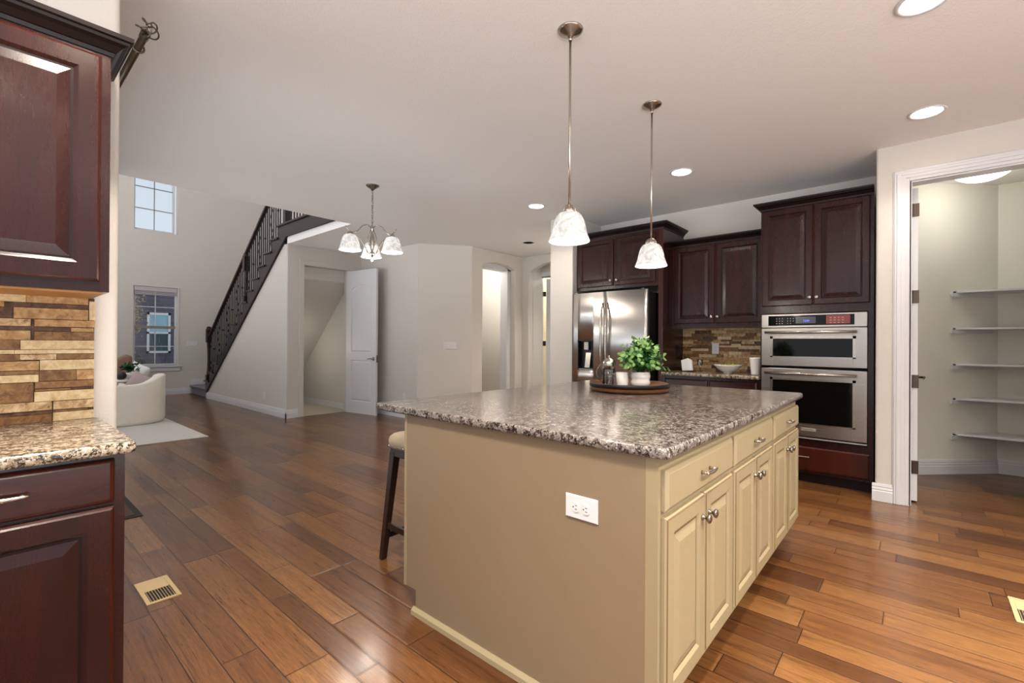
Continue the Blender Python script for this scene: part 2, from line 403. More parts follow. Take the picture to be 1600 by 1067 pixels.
bl.build('window_blind', 'blind', w2, bevel=.002)
B().box(X1 - .06, X1 + .05, LW['y0'] - .06, LW['y1'] + .07, .62, .655).box(X1, X1 + .02, LW['y0'] - .04, LW['y1'] + .05, .53, .62).build('window_sill', 'trim', w2, bevel=.004)
B().box(X1, X1 + .012, LW['y1'], LW['y1'] + .025, .655, 2.40).box(X1, X1 + .012, LW['y0'], LW['y1'] + .025, 2.39, 2.41).build('window_casing', 'trim', w2)
B().box(X1, X1 + .008, UW['y1'], UW['y1'] + .02, 3.59, 5.15).build('window_casing', 'trim', w1)

struct(B().box(-12.75, -5.5, -3.4, -3.28, 4.4, 5.6).box(-12.75, -11.6, -3.4, -3.28, 0, 3.0).box(-5.55, -5.43, -3.4, .243, 0, 5.6), 'wall_living_south', 'wall', 'unseen living room wall added to cut the daylight')  # upper wall added to dim the living room, wide opening left below
# stairwell / living-room back wall
struct(B().box(-12.61, -5.4, 4.92, 5.04, 3.03, 5.6).box(-12.61, -7.57, 4.92, 5.04, 0, 3.03), 'wall_stairwell', 'wall', 'pale wall behind the stairs')
# wall under the stairs
sl = .1916 / .256
b_ = B(); b_.prism([(-11.30, 0), (-7.50, 0), (-7.50, 3.03), (-7.50, 2.78), (-11.30, .13)], 'y', 3.17, 3.29)
b_ = B(); b_.prism([(-11.30, 0), (-7.57, 0), (-7.57, 2.74), (-11.30, .14)], 'y', 3.17, 3.29)
struct(b_, 'wall_under_stairs', 'wall', 'pale triangular wall under the stair stringer')
fp = round_poly([(-7.57, 3.29), (-7.57, 3.17), (-7.45, 3.17), (-7.45, 3.43), (-7.57, 3.43)], [0, 0, .022])
cw = B(); cw.prism(fp, 'z', 0, C); cw.box(-7.57, -7.45, 3.43, 4.21, 2.44, C); cw.box(-7.57, -7.45, 4.21, 4.47, 0, C)
struct(cw, 'wall_closet', 'wall', 'wall with the open closet door')
# closet under the stairs: sloped soffit, carpet, baseboard
cb = B(); cb.prism([(-11.2, .30 - .9), (-7.57, 2.235 - .0), (-7.57, 2.335), (-11.2, -.5)], 'y', 3.29, 4.30)
cb = B(); za = lambda x: 2.164 + (x + 7.66) * .9096
cb.prism([(-9.9, za(-9.9)), (-7.575, za(-7.575)), (-7.575, 2.74), (-7.7, 2.74), (-9.9, za(-9.9) + .1)], 'y', 3.29, 4.30)
struct(B().prism([(-9.9, 0), (-7.57, 0), (-7.57, 2.74), (-7.7, 2.74), (-9.9, .3)], 'y', 4.30, 4.36), 'wall_closet_back', 'wall', 'closet back wall')
struct(cb, 'ceiling_closet', 'wall', 'sloped closet ceiling under the stairs')
struct(B().box(-9.9, -7.46, 3.29, 4.30, 0, .006), 'floor_closet', plain('beige_carpet', '#b3aa9a', .95, bumpscale=120), 'beige closet floor')
bk = B(); bk.box(-9.9, -7.57, 4.282, 4.30, 0, .10)
struct(bk, 'baseboard_closet', 'trim')

# north nook wall, diagonal wall, hall wall
nw = B(); nw.box(-7.45, -5.838, 4.47, 4.59, 0, C); struct(nw, 'wall_nook', 'wall', 'pale wall behind the open closet door')
dw = B(); dw.prism([(-5.84, 4.47), (-5.33, 5.139), (-5.33 - .12, 5.139 + .05), (-5.90, 4.59)], 'z', 0, C)
struct(dw, 'wall_diagonal', 'wall', 'pale diagonal wall with a switch plate')
def arch_wall(axis, pl0, pl1, a0, a1, o0, o1, zs, za, zt):
    n = 16; pts = [(a0, 0), (o0, 0), (o0, zs)]
    c_ = (o0 + o1) / 2; hw = (o1 - o0) / 2; rise = za - zs; R = (hw * hw + rise * rise) / (2 * rise); zc = za - R; th = math.asin(hw / R)
    for k in range(1, n): t = -th + 2 * th * k / n; pts.append((c_ + R * math.sin(t), zc + R * math.cos(t)))
    pts += [(o1, zs), (o1, 0), (a1, 0), (a1, zt), (a0, zt)]
    return B().prism(pts, axis, pl0, pl1)
hw_ = arch_wall('x', -5.45, -5.33, 5.139, 6.39, 5.385, 6.20, 2.485, 2.555, C)
struct(hw_, 'wall_hall_west', 'wall', 'hall wall with an arched opening', bevel=.012)
# door frame in the arch niche
df = B(); df.box(-5.62, -5.45, 5.25, 5.37, 0, 2.6).box(-5.62, -5.45, 6.12, 6.39, 0, 2.6).box(-5.62, -5.45, 5.25, 6.39, 2.47, 2.66)
struct(df, 'trim_1', 'trim', 'white door casing inside the arched opening', bevel=.004)
# little room beyond the arch
rb = B(); rb.box(-7.6, -5.62, 6.78, 6.9, 0, C).box(-6.86, -6.74, 4.6, 6.78, 0, C)
struct(rb, 'wall_powder_room', 'wall', 'walls of the small room beyond the arch')
hn = arch_wall('y', 6.39, 6.51, -5.45, -3.34, -5.18, -4.0, 2.46, 2.60, C)
struct(hn, 'wall_hall_north', 'wall', 'end wall of the hall with a second arched opening', bevel=.012)
# niche and door beyond it
nb = B(); nb.box(-5.30, -5.18, 6.51, 6.78, 0, C).box(-4.0, -3.88, 6.51, 6.78, 0, C)
nb.box(-5.6, -5.30, 6.78, 6.90, 0, C).box(-5.30, -4.1, 6.78, 6.90, 2.42, C).box(-4.42, -3.34, 6.78, 6.90, 0, C)
struct(nb, 'wall_hall_niche', 'wall')
tb = B(); tb.box(-5.335, -5.265, 6.72, 6.93, 0, 2.42).box(-5.335, -4.36, 6.755, 6.93, 2.42, 2.50).box(-4.44, -4.36, 6.755, 6.93, 0, 2.42)
struct(tb, 'trim_2', 'trim', 'white door frame at the end of the hall', bevel=.004)
d3 = structe('door_3', (-5.25, 6.93, 0), 'white hall door standing open on three hinges', rz=math.radians(14))
B().box(.045, .80, 0.0, .036, .01, 2.40).build('door_leaf', 'trim', d3, local=True, bevel=.003)
for z in (.3, 1.2, 2.12): B().box(-.012, .04, -.012, .006, z - .045, z + .045).build('hinge', 'bronze', d3, local=True, bevel=.003)
struct(B().box(-5.6, -3.34, 8.08, 8.2, 0, C).box(-5.72, -5.6, 6.9, 8.2, 0, C), 'wall_far_room', plain('warm_far_room', '#ece2c0', .7))

# pillar beside the refrigerator and kitchen walls
pp = round_poly([(-3.46, 4.68), (-3.12, 4.68), (-3.12, 5.33), (-.244, 5.33), (-.244, 5.45), (-3.34, 5.45), (-3.34, 6.39), (-3.46, 6.39)], [.025, .012])
struct(B().prism(pp, 'z', 0, C), 'wall_kitchen_north', 'wall', 'kitchen wall behind the dark cabinets with white end pillar')
pz = round_poly([(-.124, 5.33), (-.244, 5.33), (-.244, 4.61), (-.035, 4.61), (-.035, 4.73), (-.124, 4.73)], [0, 0, .02])
pw = B(); pw.prism(pz, 'z', 0, C); pw.box(-.035, .80, 4.61, 4.73, 2.458, C); pw.box(.80, 2.2, 4.61, 4.73, 0, C)
struct(pw, 'wall_pantry_front', 'wall', 'white wall around the pantry doorway')
pi = B(); pi.prism([(-.124, 5.33), (-.124, 5.666), (.580, 6.37), (2.2, 6.37), (2.2, 6.49), (.53, 6.49), (-.244, 5.716), (-.244, 5.33)], 'z', 0, C)
pi.box(1.9, 2.02, 4.73, 6.37, 0, C); struct(pi, 'wall_pantry', 'pantrywall', 'pale pantry walls')
struct(B().box(2.5, 2.6, 2.0, 8.2, 0, C), 'wall_east', 'wall', 'unseen kitchen side wall added to block daylight')  # added to keep light from the open east side off the ceiling
# left wall and its return
lp = round_poly([(-2.38, -3.4), (-2.38, .363), (-2.75, .363), (-2.75, .243), (-2.5, .243), (-2.5, -3.4)], [0, .025])
lw = B().prism(lp, 'z', 0, C); lw.box(-5.6, -5.4, .243, .363, 0, C).box(-5.4, -2.75, .243, .363, 2.4, C)
struct(lw, 'wall_left', 'wall', 'white wall behind the left cabinets')
d4 = structe('door_4', (-3.85, .30, 0), 'sliding glass door behind the left wall')
B().box(-5.4, -5.34, .28, .33, 0, 2.4).box(-2.81, -2.75, .28, .33, 0, 2.4).box(-4.11, -4.04, .28, .33, .05, 2.35).box(-5.34, -2.81, .28, .33, 2.34, 2.4).box(-5.34, -2.81, .28, .33, 0, .05).build('door_frame', 'trim', d4)
B().box(-5.34, -2.81, .300, .306, .05, 2.34).build('door_glass', 'glass', d4)

# baseboards: profiled strip along a floor line
def base_profile(h=.135):
    return [(0, 0), (.016, 0), (.016, h * .56), (.012, h * .62), (.014, h * .68), (.009, h * .80), (.011, h * .84), (.006, h), (0, h)]
def baseboard(name, p0, p1, side, ext=0, h=.135):
    p0 = Vector(p0 + (0,)); p1 = Vector(p1 + (0,)); t = (p1 - p0).normalized(); nrm = Vector((-t.y, t.x, 0)) * side
    p0 = p0 - t * ext; pr = base_profile(h); n = len(pr); b = B(); vs = []
    for P in (p0, p1):
        for a, z in pr: vs.append(P + nrm * a + Vector((0, 0, z)))
    b.add(vs, [(i, (i + 1) % n, n + (i + 1) % n, n + i) for i in range(n)] + [list(range(n))[::-1], [n + i for i in range(n)]])
    return struct(b, name, 'trim')
baseboard('baseboard_west', (-12.61, -3.4), (-12.61, 3.2), -1)
baseboard('baseboard_under_stairs', (-11.29, 3.17), (-7.434, 3.17), -1)
baseboard('baseboard_closet_wall', (-7.45, 3.154), (-7.45, 3.355), -1)
baseboard('baseboard_nook', (-7.45, 4.47), (-5.84, 4.47), -1)
baseboard('baseboard_diagonal', (-5.84, 4.47), (-5.33, 5.139), -1)
baseboard('baseboard_hall', (-5.33, 5.139), (-5.33, 5.39), -1)
baseboard('baseboard_pillar', (-3.47, 4.68), (-3.12, 4.68), -1)
baseboard('baseboard_pantry_front', (-.262, 4.61), (-.135, 4.61), -1)
baseboard('baseboard_pantry_diagonal', (-.124, 5.666), (.580, 6.37), -1)
baseboard('baseboard_pantry_back', (.573, 6.37), (1.9, 6.37), -1)
# higher base where the stair landing meets the wall
struct(B().box(-12.61, -12.594, 3.2, 4.92, .19, .32), 'baseboard_landing', 'trim')
# closet door casing
cc = B(); cc.box(-7.45, -7.436, 3.36, 3.438, 0, 2.52).box(-7.45, -7.436, 3.438, 4.20, 2.44, 2.52).box(-7.45, -7.436, 4.20, 4.28, 0, 2.52)
cc.box(-7.57, -7.45, 3.42, 3.438, 0, 2.44).box(-7.57, -7.45, 4.20, 4.212, 0, 2.44)
struct(cc, 'trim_3', 'wall', 'closet door casing', bevel=.003)

# two-panel arched door
def panel_door(b, w, h, t, groove=1):
    """door in local x 0..w, z 0..h, front at y=-t, with a square lower panel and an arched upper one, on both faces"""
    for sgn, y0 in ((-1, -t), (1, 0)):
        st = w * .165
        lo = (st, w - st, h * .085, h * .37); up = (st, w - st, h * .425, h * .90)
        n = 12
        def outline(x0, x1, z0, z1, arch, ins):
            x0 += ins; x1 -= ins; z0 += ins; z1 -= ins
            if not arch: top = [(x0 + (x1 - x0) * k / n, z1) for k in range(n + 1)]
            else: top = [(x0 + (x1 - x0) * k / n, z1 - .075 * (1 - math.sin(PI * k / n) ** .8)) for k in range(n + 1)]
            return [(x1, z0), (x0, z0)] + top
        ringsp = [(0, 0), (.006, .012), (.014, .012), (.034, .002), (.040, .001)]
        for (x0, x1, z0, z1), arch in ((lo, 0), (up, 1)):
            loops = [[(x, y0 + d * -sgn * 1.0 if sgn < 0 else y0 - d, z) for x, z in outline(x0, x1, z0, z1, arch, i)] for i, d in ringsp]
            if sgn < 0: loops = [[(x, y0 + d, z) for x, z in outline(x0, x1, z0, z1, arch, i)] for i, d in ringsp]
            m = len(loops[0]); vs = [p for L_ in loops for p in L_]
            for r_ in range(len(loops) - 1):
                b.add(vs, [(r_ * m + k, r_ * m + (k + 1) % m, (r_ + 1) * m + (k + 1) % m, (r_ + 1) * m + k) for k in range(m)], 0)
            q = (len(loops) - 1) * m; b.add(vs, [[q + k for k in range(m)]], 0)
        # face around the panels
        A = outline(*lo, 0, 0); U_ = outline(*up, 1, 0)
        lx0, lx1 = lo[0], lo[1]
        def quad(x0, x1, z0, z1): b.add([(x0, y0, z0), (x1, y0, z0), (x1, y0, z1), (x0, y0, z1)], [(0, 1, 2, 3)])
        quad(0, lx0, 0, h); quad(lx1, w, 0, h); quad(lx0, lx1, 0, lo[2]); quad(lx0, lx1, lo[3], up[2])
        top = U_[2:]
        for k in range(len(top) - 1):
            b.add([(top[k][0], y0, top[k][1]), (top[k + 1][0], y0, top[k + 1][1]), (top[k + 1][0], y0, h), (top[k][0], y0, h)], [(0, 1, 2, 3)])
    b.add([(0, -t, 0), (w, -t, 0), (w, 0, 0), (0, 0, 0), (0, -t, h), (w, -t, h), (w, 0, h), (0, 0, h)], [(0, 1, 2, 3), (4, 5, 6, 7), (0, 3, 7, 4), (1, 2, 6, 5)])
    return b
def lever(parent, x, y, z, sx, sy):
    b = B(); b.lathe([(0, 0), (.028, 0), (.028, .008 * 1), (.02, .012), (.009, .014), (.009, .05), (0, .05)], (x, y, z), 16, axis='y') if sy > 0 else b.lathe([(0, 0), (.028, 0), (.028, -.008), (.02, -.012), (.009, -.014), (.009, -.05), (0, -.05)], (x, y, z), 16, axis='y')
    b.tube([(x, y + sy * .045, z), (x + sx * .04, y + sy * .05, z + .004), (x + sx * .10, y + sy * .045, z - .006)], [.009, .009, .006], 8)
    b.build('door_handle', 'nickeld', parent, local=True)
ang = math.atan2(4.31 - 4.20, -6.69 + 7.45)
d1 = structe('door_1', (-7.44, 4.205, 0), 'white two-panel closet door standing open', rz=ang)
panel_door(B(), .76, 2.42, .035).build('door_leaf', 'trim', d1, local=True)
lever(d1, .70, -.035, .93, -1, -1); lever(d1, .70, 0, .93, -1, 1)
B().box(.758, .764, -.03, -.005, .87, .99).build('latch_plate', 'nickeld', d1, local=True)

# pantry door frame and leaf
tr = B(); x0, x1, z1 = -.045, .80, 2.448
def casing(b, xa, xb, za_, zb, yf):
    w = xb - xa
    b.box(xa, xb, yf - .012, yf, za_, zb)
for (xa, xb) in ((-.140, -.045),):
    tr.box(xa, xb, 4.600, 4.61, 0, 2.535); tr.box(xa + .008, xb - .022, 4.592, 4.600, 0, 2.527); tr.box(xa + .022, xb - .045, 4.586, 4.592, 0, 2.513)
tr.box(-.045, .90, 4.600, 4.61, 2.448, 2.535); tr.box(-.067, .90, 4.592, 4.600, 2.470, 2.527); tr.box(-.09, .90, 4.586, 4.592, 2.493, 2.513)
tr.box(.80, .90, 4.600, 4.61, 0, 2.448)
tr.box(-.045, -.030, 4.61, 4.735, 0, 2.448).box(-.030, .80, 4.61, 4.735, 2.436, 2.458).box(.785, .80, 4.61, 4.735, 0, 2.44)
struct(tr, 'trim_4', 'trim', 'white moulded casing of the pantry doorway', bevel=.003)
d2 = structe('door_2', (-.030, 4.74, 0), 'white pantry door opened inwards, seen edge-on', rz=math.radians(90.5))
panel_door(B(), .74, 2.41, .035).build('door_leaf', 'trim', d2, local=True).location = (0.004, 0, .012)
for z in (.272, .932, 1.584, 2.253):
    B().box(-.004, .004, -.042, .0, z - .05, z + .05).lathe([(.006, -.05), (.006, .05)], (-.004, -.002, z), 8).build('hinge', 'bronze', d2, local=True, bevel=.002)
lever(d2, .68, -.035, .93, -1, -1)

# ================================================================== CABINET HELPERS
DOOR = [(0, 0), (0, .012), (.004, .017), (.008, .020), (.050, .020), (.054, .017), (.060, .012), (.066, .012), (.092, .019), (.094, .0195)]
DGRO = [0, 0, 1, 0, 0, 0, 1, 0, 0]
DDARK = [0, 2, 2, 0, 0, 0, 1, 0, 0]  # redder outer bevel rings put the edge highlight into the colour
def front(name, O, U, N, w, h, mats, parent, style='door', sc=1.0):
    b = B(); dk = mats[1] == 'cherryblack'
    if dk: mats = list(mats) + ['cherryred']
    if style == 'door':
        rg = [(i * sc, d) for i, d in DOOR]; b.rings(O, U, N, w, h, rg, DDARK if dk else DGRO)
    else:
        b.rings(O, U, N, w, h, [(0, 0), (0, .012), (.003, .0145), (.012, .020)], [0, 0, 2] if dk else [0, 0, 0])  # dark drawers carry the same painted bevel highlight
    return b.build(name, mats, parent)
def knob(O, N, parent, mat='nickel'):
    O, N = Vector(O), Vector(N)
    prof = [(.0, 0), (.010, 0), (.010, .003), (.0055, .006), (.0055, .014), (.012, .018), (.0155, .022), (.0150, .027), (.009, .030), (0, .031)]
    T = N.orthogonal().normalized(); W_ = N.cross(T); n = 14; vs = []
    for r, h in prof:
        for k in range(n): a = 2 * PI * k / n; vs.append(O + N * h + (T * math.cos(a) + W_ * math.sin(a)) * r)
    b = B(); b.add(vs, [(i * n + k, i * n + (k + 1) % n, (i + 1) * n + (k + 1) % n, (i + 1) * n + k) for i in range(len(prof) - 1) for k in range(n)], 0, True)
    return b.build('knob', mat, parent)
def pull(O, U, N, parent, L_=.098, mat='nickel'):
    O, U, N = Vector(O), Vector(U), Vector(N); pts = []; rr = []
    for k in range(13):
        t = -1 + 2 * k / 12; pts.append(O + U * (t * L_ / 2 * 1.12) + N * (.026 - .004 * t * t)); rr.append(.0062 - .002 * abs(t))
    b = B().tube(pts, rr, 8)
    for s_ in (-1, 1):
        p = O + U * (s_ * L_ / 2 * .86); b.tube([p, p + N * .024], [.0065, .0045], 8)
    return b.build('handle', mat, parent)
def crown_path(b, path, z, prof):
    """sweep a crown profile (out, up) along a plan path whose outward side is on the right-hand"""
    n = len(prof); vs = []; P = [Vector((p[0], p[1], 0)) for p in path]; m = len(P)
    for i, p in enumerate(P):
        d0 = (P[i] - P[i - 1]).normalized() if i else None; d1_ = (P[i + 1] - P[i]).normalized() if i < m - 1 else None
        n0 = Vector((d0.y, -d0.x, 0)) if d0 else None; n1 = Vector((d1_.y, -d1_.x, 0)) if d1_ else None
        if n0 and n1: nn = (n0 + n1); nn = nn / nn.dot(n0)
        else: nn = n0 or n1
        for a, zz in prof: vs.append(p + nn * a + Vector((0, 0, z + zz)))
    b.add(vs, [(i * n + k, i * n + (k + 1) % n, (i + 1) * n + (k + 1) % n, (i + 1) * n + k) for i in range(m - 1) for k in range(n)])
    b.add(vs, [list(range(n)), [(m - 1) * n + k for k in range(n)][::-1]]); return b
CR = [(0, 0), (.006, 0), (.010, .012), (.014, .014), (.030, .032), (.044, .040), (.048, .048), (.056, .052), (.058, .066), (0, .066)]
CRB = [(a * .92, z * .98) for a, z in CR]
XP = (1, 0, 0); YP = (0, 1, 0); YN = (0, -1, 0); XN = (-1, 0, 0)

# ================================================================== ISLAND
isl = thing('kitchen_island', 'cream painted kitchen island with glazed doors under a granite top', 'kitchen island', (-1.16, 2.3, 0))
ib = B(); ib.box(-1.767, -.575, 1.30, 3.29, .104, .882); ib.box(-1.683, -.65, 1.30, 3.25, 0, .104)
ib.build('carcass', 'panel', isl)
# toe board on the door side and the seating side
B().box(-.655, -.645, 1.32, 3.25, .0, .104).build('toe_kick', 'cherryblack', isl)
B().box(-1.69, -1.684, 1.32, 3.25, 0, .104).build('toe_kick', 'cherryblack', isl)
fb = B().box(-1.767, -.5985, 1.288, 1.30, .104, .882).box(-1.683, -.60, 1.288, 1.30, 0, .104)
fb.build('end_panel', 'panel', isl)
B().box(-.5985, -.5600, 1.288, 1.3005, .104, .882).build('corner_stile', 'cream', isl)
eb = B().prism([(1.270, 0), (1.288, 0), (1.288, .030), (1.283, .030), (1.272, .018)], 'x', -1.695, -.60); eb.build('base_moulding', 'cream', isl)
B().box(-1.767, -1.752, 1.2845, 1.288, .104, .882).build('corner_trim', 'cream', isl)
B().box(-.575, -.5600, 1.300, 3.29, .125, .882).build('face_frame', 'cream', isl)
for i, (a, m1, m2, e_) in enumerate([(1.306, 1.624, 1.632, 1.945), (1.979, 2.29, 2.298, 2.610), (2.655, 2.965, 2.973, 3.280)]):
    XF = -.560
    dr = front('drawer', (XF, a, .722), YP, XP, e_ - a, .120, ['cream', 'glaze'], isl, 'drawer'); pull((XF + .020, (a + e_) / 2, .782), YP, XP, dr, .09)
    dl = front('door', (XF, a, .160), YP, XP, m1 - a, .543, ['cream', 'glaze'], isl); knob((XF + .020, m1 - .028, .63), XP, dl, 'nickeld')
    dr2 = front('door', (XF, m2, .160), YP, XP, e_ - m2, .543, ['cream', 'glaze'], isl); knob((XF + .020, m2 + .028, .63), XP, dr2, 'nickeld')
def slab(name, x0, x1, y0, y1, z0, z1, mat, r=.02):
    b = B(); prof = []
    n = 6; t = z1 - z0; e = .006
    fp_ = round_poly([(x0, y0), (x1, y0), (x1, y1), (x0, y1)], [r] * 4, 5)
    cx, cy = (x0 + x1) / 2, (y0 + y1) / 2
    loops = []
    for k in range(n + 1):
        a = -PI / 2 + PI * k / n; ins = e * (1 - math.cos(a)) * 1.0; z = (z0 + z1) / 2 + (t / 2) * math.sin(a)
        loops.append([(p[0] - math.copysign(ins, p[0] - cx), p[1] - math.copysign(ins, p[1] - cy), z) for p in fp_])
    m = len(fp_); vs = [p for L_ in loops for p in L_]
    b.add(vs, [(i * m + k, i * m + (k + 1) % m, (i + 1) * m + (k + 1) % m, (i + 1) * m + k) for i in range(n) for k in range(m)], 0, True)
    b.add(vs, [list(range(m))[::-1], [n * m + k for k in range(m)]]); return b
ct = slab('', -1.985, -.522, 1.262, 3.325, .882, .914, 'granite', .03).build('countertop', 'granite')
tag(ct, 'grey speckled polished granite slab on the cream kitchen island', 'countertop')
# island outlet, horizontal
def outlet(name, c, U, N, label, mat='plate', w=.122, h=.075, horizontal=True, gang=None, group=None):
    U, N, c = Vector(U), Vector(N), Vector(c); Z = Vector((0, 0, 1))
    t = thing(name, label, 'outlet' if not gang else 'light switch', tuple(c), group)
    if horizontal or gang: b = B().rings(c - U * (w / 2) - Z * (h / 2), U, N, w, h, [(0, 0), (0, .003), (.003, .006)])
    else: b = B().rings(c - U * (h / 2) - Z * (w / 2), U, N, h, w, [(0, 0), (0, .003), (.003, .006)])
    b.build('wall_plate', mat, t)
    if gang:
        for g in range(gang):
            p = c + U * ((g - (gang - 1) / 2) * .046); B().rings(p - U * .016 - Z * .033, U, N, .032, .066, [(0, .006), (0, .008), (.002, .010)]).build('rocker', mat, t)
    else:
        for s_ in (-1, 1):
            p = c + (U if horizontal else Z) * (s_ * .0195); r = B(); n = 20; vs = []
            for k in range(n):
                a = 2 * PI * k / n; x = .0165 * math.cos(a); z = max(-.0125, min(.0125, .0165 * math.sin(a)))
                if horizontal: vs.append(p + U * z + Z * x + N * .0085)
                else: vs.append(p + U * x + Z * z + N * .0085)
            vs2 = [v - N * .0035 for v in vs]; r.add(vs + vs2, [list(range(n))] + [(k, (k + 1) % n, n + (k + 1) % n, n + k) for k in range(n)])
            r.build('receptacle', mat, t); s2 = B()
            ax, ay = (U, Z) if horizontal else (Z, U)
            for q in (-1, 1):
                o_ = p + ay * (q * .006) + ax * .002; s2.rings(o_ - ax * .0035 - ay * .0008, ax, N, .007, .0016, [(0, .0080), (0, .0090)]) if False else s2.tube([o_ - ax * .0035 + N * .0085, o_ + ax * .0035 + N * .0085], .0011, 6)
            o_ = p - ax * .008; s2.tube([o_ + N * .0080, o_ + N * .0092], .0024, 8); s2.build('slots', 'slot', t)
    return t
outlet('power_outlet', (-.817, 1.2875, .676), XP, YN, 'white double outlet mounted sideways on the cream island end panel', w=.122, h=.076)

# ================================================================== BAR STOOL
st = thing('bar_stool', 'backless bar stool with beige nailhead seat and dark splayed legs at the island', 'stool', (-2.03, 1.75, 0))
sx0, sx1, sy0, sy1, zt = -2.235, -1.825, 1.50, 1.99, .70
loops = []; nn = 28
fp_ = round_poly([(sx0, sy0), (sx1, sy0), (sx1, sy1), (sx0, sy1)], [.05] * 4, 6)
cx, cy = (sx0 + sx1) / 2, (sy0 + sy1) / 2
vs = []; hh = [(.0, .625, 1.0), (.0, .665, 1.015), (0, .685, .99), (0, .698, .93), (0, .706, .80), (0, .708, .4)]
for _, z, s_ in hh:
    for p in fp_: vs.append((cx + (p[0] - cx) * s_, cy + (p[1] - cy) * s_, z))
m = len(fp_); sb = B(); sb.add(vs, [(i * m + k, i * m + (k + 1) % m, (i + 1) * m + (k + 1) % m, (i + 1) * m + k) for i in range(len(hh) - 1) for k in range(m)], 0, True)
sb.add(vs, [list(range(m))[::-1], [(len(hh) - 1) * m + k for k in range(m)]], 0, True); seat = sb.build('seat', 'linen', st)
nl = B()
pts = [Vector(p) for p in fp_]; tot = 0
for i in range(len(pts)):
    a, b2_ = pts[i], pts[(i + 1) % len(pts)]; L_ = (b2_ - a).length; k = max(1, round(L_ / .014))
    for j in range(k):
        q = a + (b2_ - a) * (j / k); nl.ball((cx + (q.x - cx) * 1.008, cy + (q.y - cy) * 1.008, .634), .0052, n=6, m=4)
nl.build('nailhead_trim', 'nickel', seat)
B().box(sx0 + .015, sx1 - .015, sy0 + .015, sy1 - .015, .575, .628).build('seat_frame', 'espresso', st, bevel=.004)
def bar(b, p0, p1, w0, w1):
    p0, p1 = Vector(p0), Vector(p1); vs = [p0 + Vector((a * w0, c * w0, 0)) for a, c in ((-1, -1), (1, -1), (1, 1), (-1, 1))] + [p1 + Vector((a * w1, c * w1, 0)) for a, c in ((-1, -1), (1, -1), (1, 1), (-1, 1))]
    b.add(vs, [(3, 2, 1, 0), (4, 5, 6, 7), (0, 1, 5, 4), (1, 2, 6, 5), (2, 3, 7, 6), (3, 0, 4, 7)]); return b
LEG = {}
for ax_, ay_ in ((0, 0), (1, 0), (0, 1), (1, 1)):
    tx = (sx0 + .035, sx1 - .035)[ax_]; ty = (sy0 + .035, sy1 - .035)[ay_]; bx = tx + (-.045, .045)[ax_]; by = ty + (-.045, .045)[ay_]
    LEG[(ax_, ay_)] = ((bx, by, 0), (tx, ty, .60)); bar(B(), (bx, by, 0), (tx, ty, .60), .016, .022).build('leg', 'espresso', st, bevel=.003)
def lp_(k, z): a, b3 = LEG[k]; t = z / .60; return tuple(a[i] + (b3[i] - a[i]) * t for i in range(2)) + (z,)
for k0, k1, z in (((0, 0), (1, 0), .19), ((0, 1), (1, 1), .19), ((0, 0), (0, 1), .13), ((1, 0), (1, 1), .13)):
    p, q = Vector(lp_(k0, z)), Vector(lp_(k1, z)); b = B()
    if k0[1] == k1[1]: b.box(p.x, q.x, p.y - .009, p.y + .009, z - .016, z + .016)
    else: b.box(p.x - .009, p.x + .009, p.y, q.y, z - .016, z + .016)
    b.build('stretcher', 'espresso', st, bevel=.002)

# ================================================================== OVEN TOWER
TY = 4.764
tw = thing('oven_cabinet', 'tall dark cherry cabinet housing the wall ovens beside the pantry', 'cabinet', (-.68, 5.05, 0))
tb = B(); tb.box(-1.092, -1.078, TY, 5.33, .09, 2.442).box(-.30, -.262, TY, 5.33, .09, 2.442).box(-1.078, -.30, TY + .3, 5.33, .09, 2.442)
tb.box(-1.078, -.30, TY, TY + .3, 1.49, 2.442).box(-1.078, -.30, TY, TY + .3, .09, .378)
tb.build('carcass', 'cherry', tw)
B().box(-1.085, -.275, TY + .05, 5.3, 0, .09).build('toe_kick', 'cherryblack', tw)
crown_path(B(), [(-1.092, 5.32), (-1.092, TY), (-.262, TY)], 2.442, CR).build('crown_moulding', 'cherryh', tw) if False else None
crown_path(B(), [(-1.092, 5.32), (-1.092, TY), (-.262, TY)], 2.437, CR).build('crown_moulding', 'cherryblack', tw)
a = front('door', (-1.080, TY, 1.556), XP, YN, .397, .875, ['cherry', 'cherryblack'], tw); knob((-.705, TY - .020, 1.62), YN, a)
a = front('door', (-.675, TY, 1.556), XP, YN, .388, .875, ['cherry', 'cherryblack'], tw); knob((-.652, TY - .020, 1.62), YN, a)
a = front('drawer', (-1.080, TY, .112), XP, YN, .795, .207, ['cherryred', 'cherryblack'], tw, 'drawer'); pull((-.765, TY - .020, .235), XP, YN, a, .12)
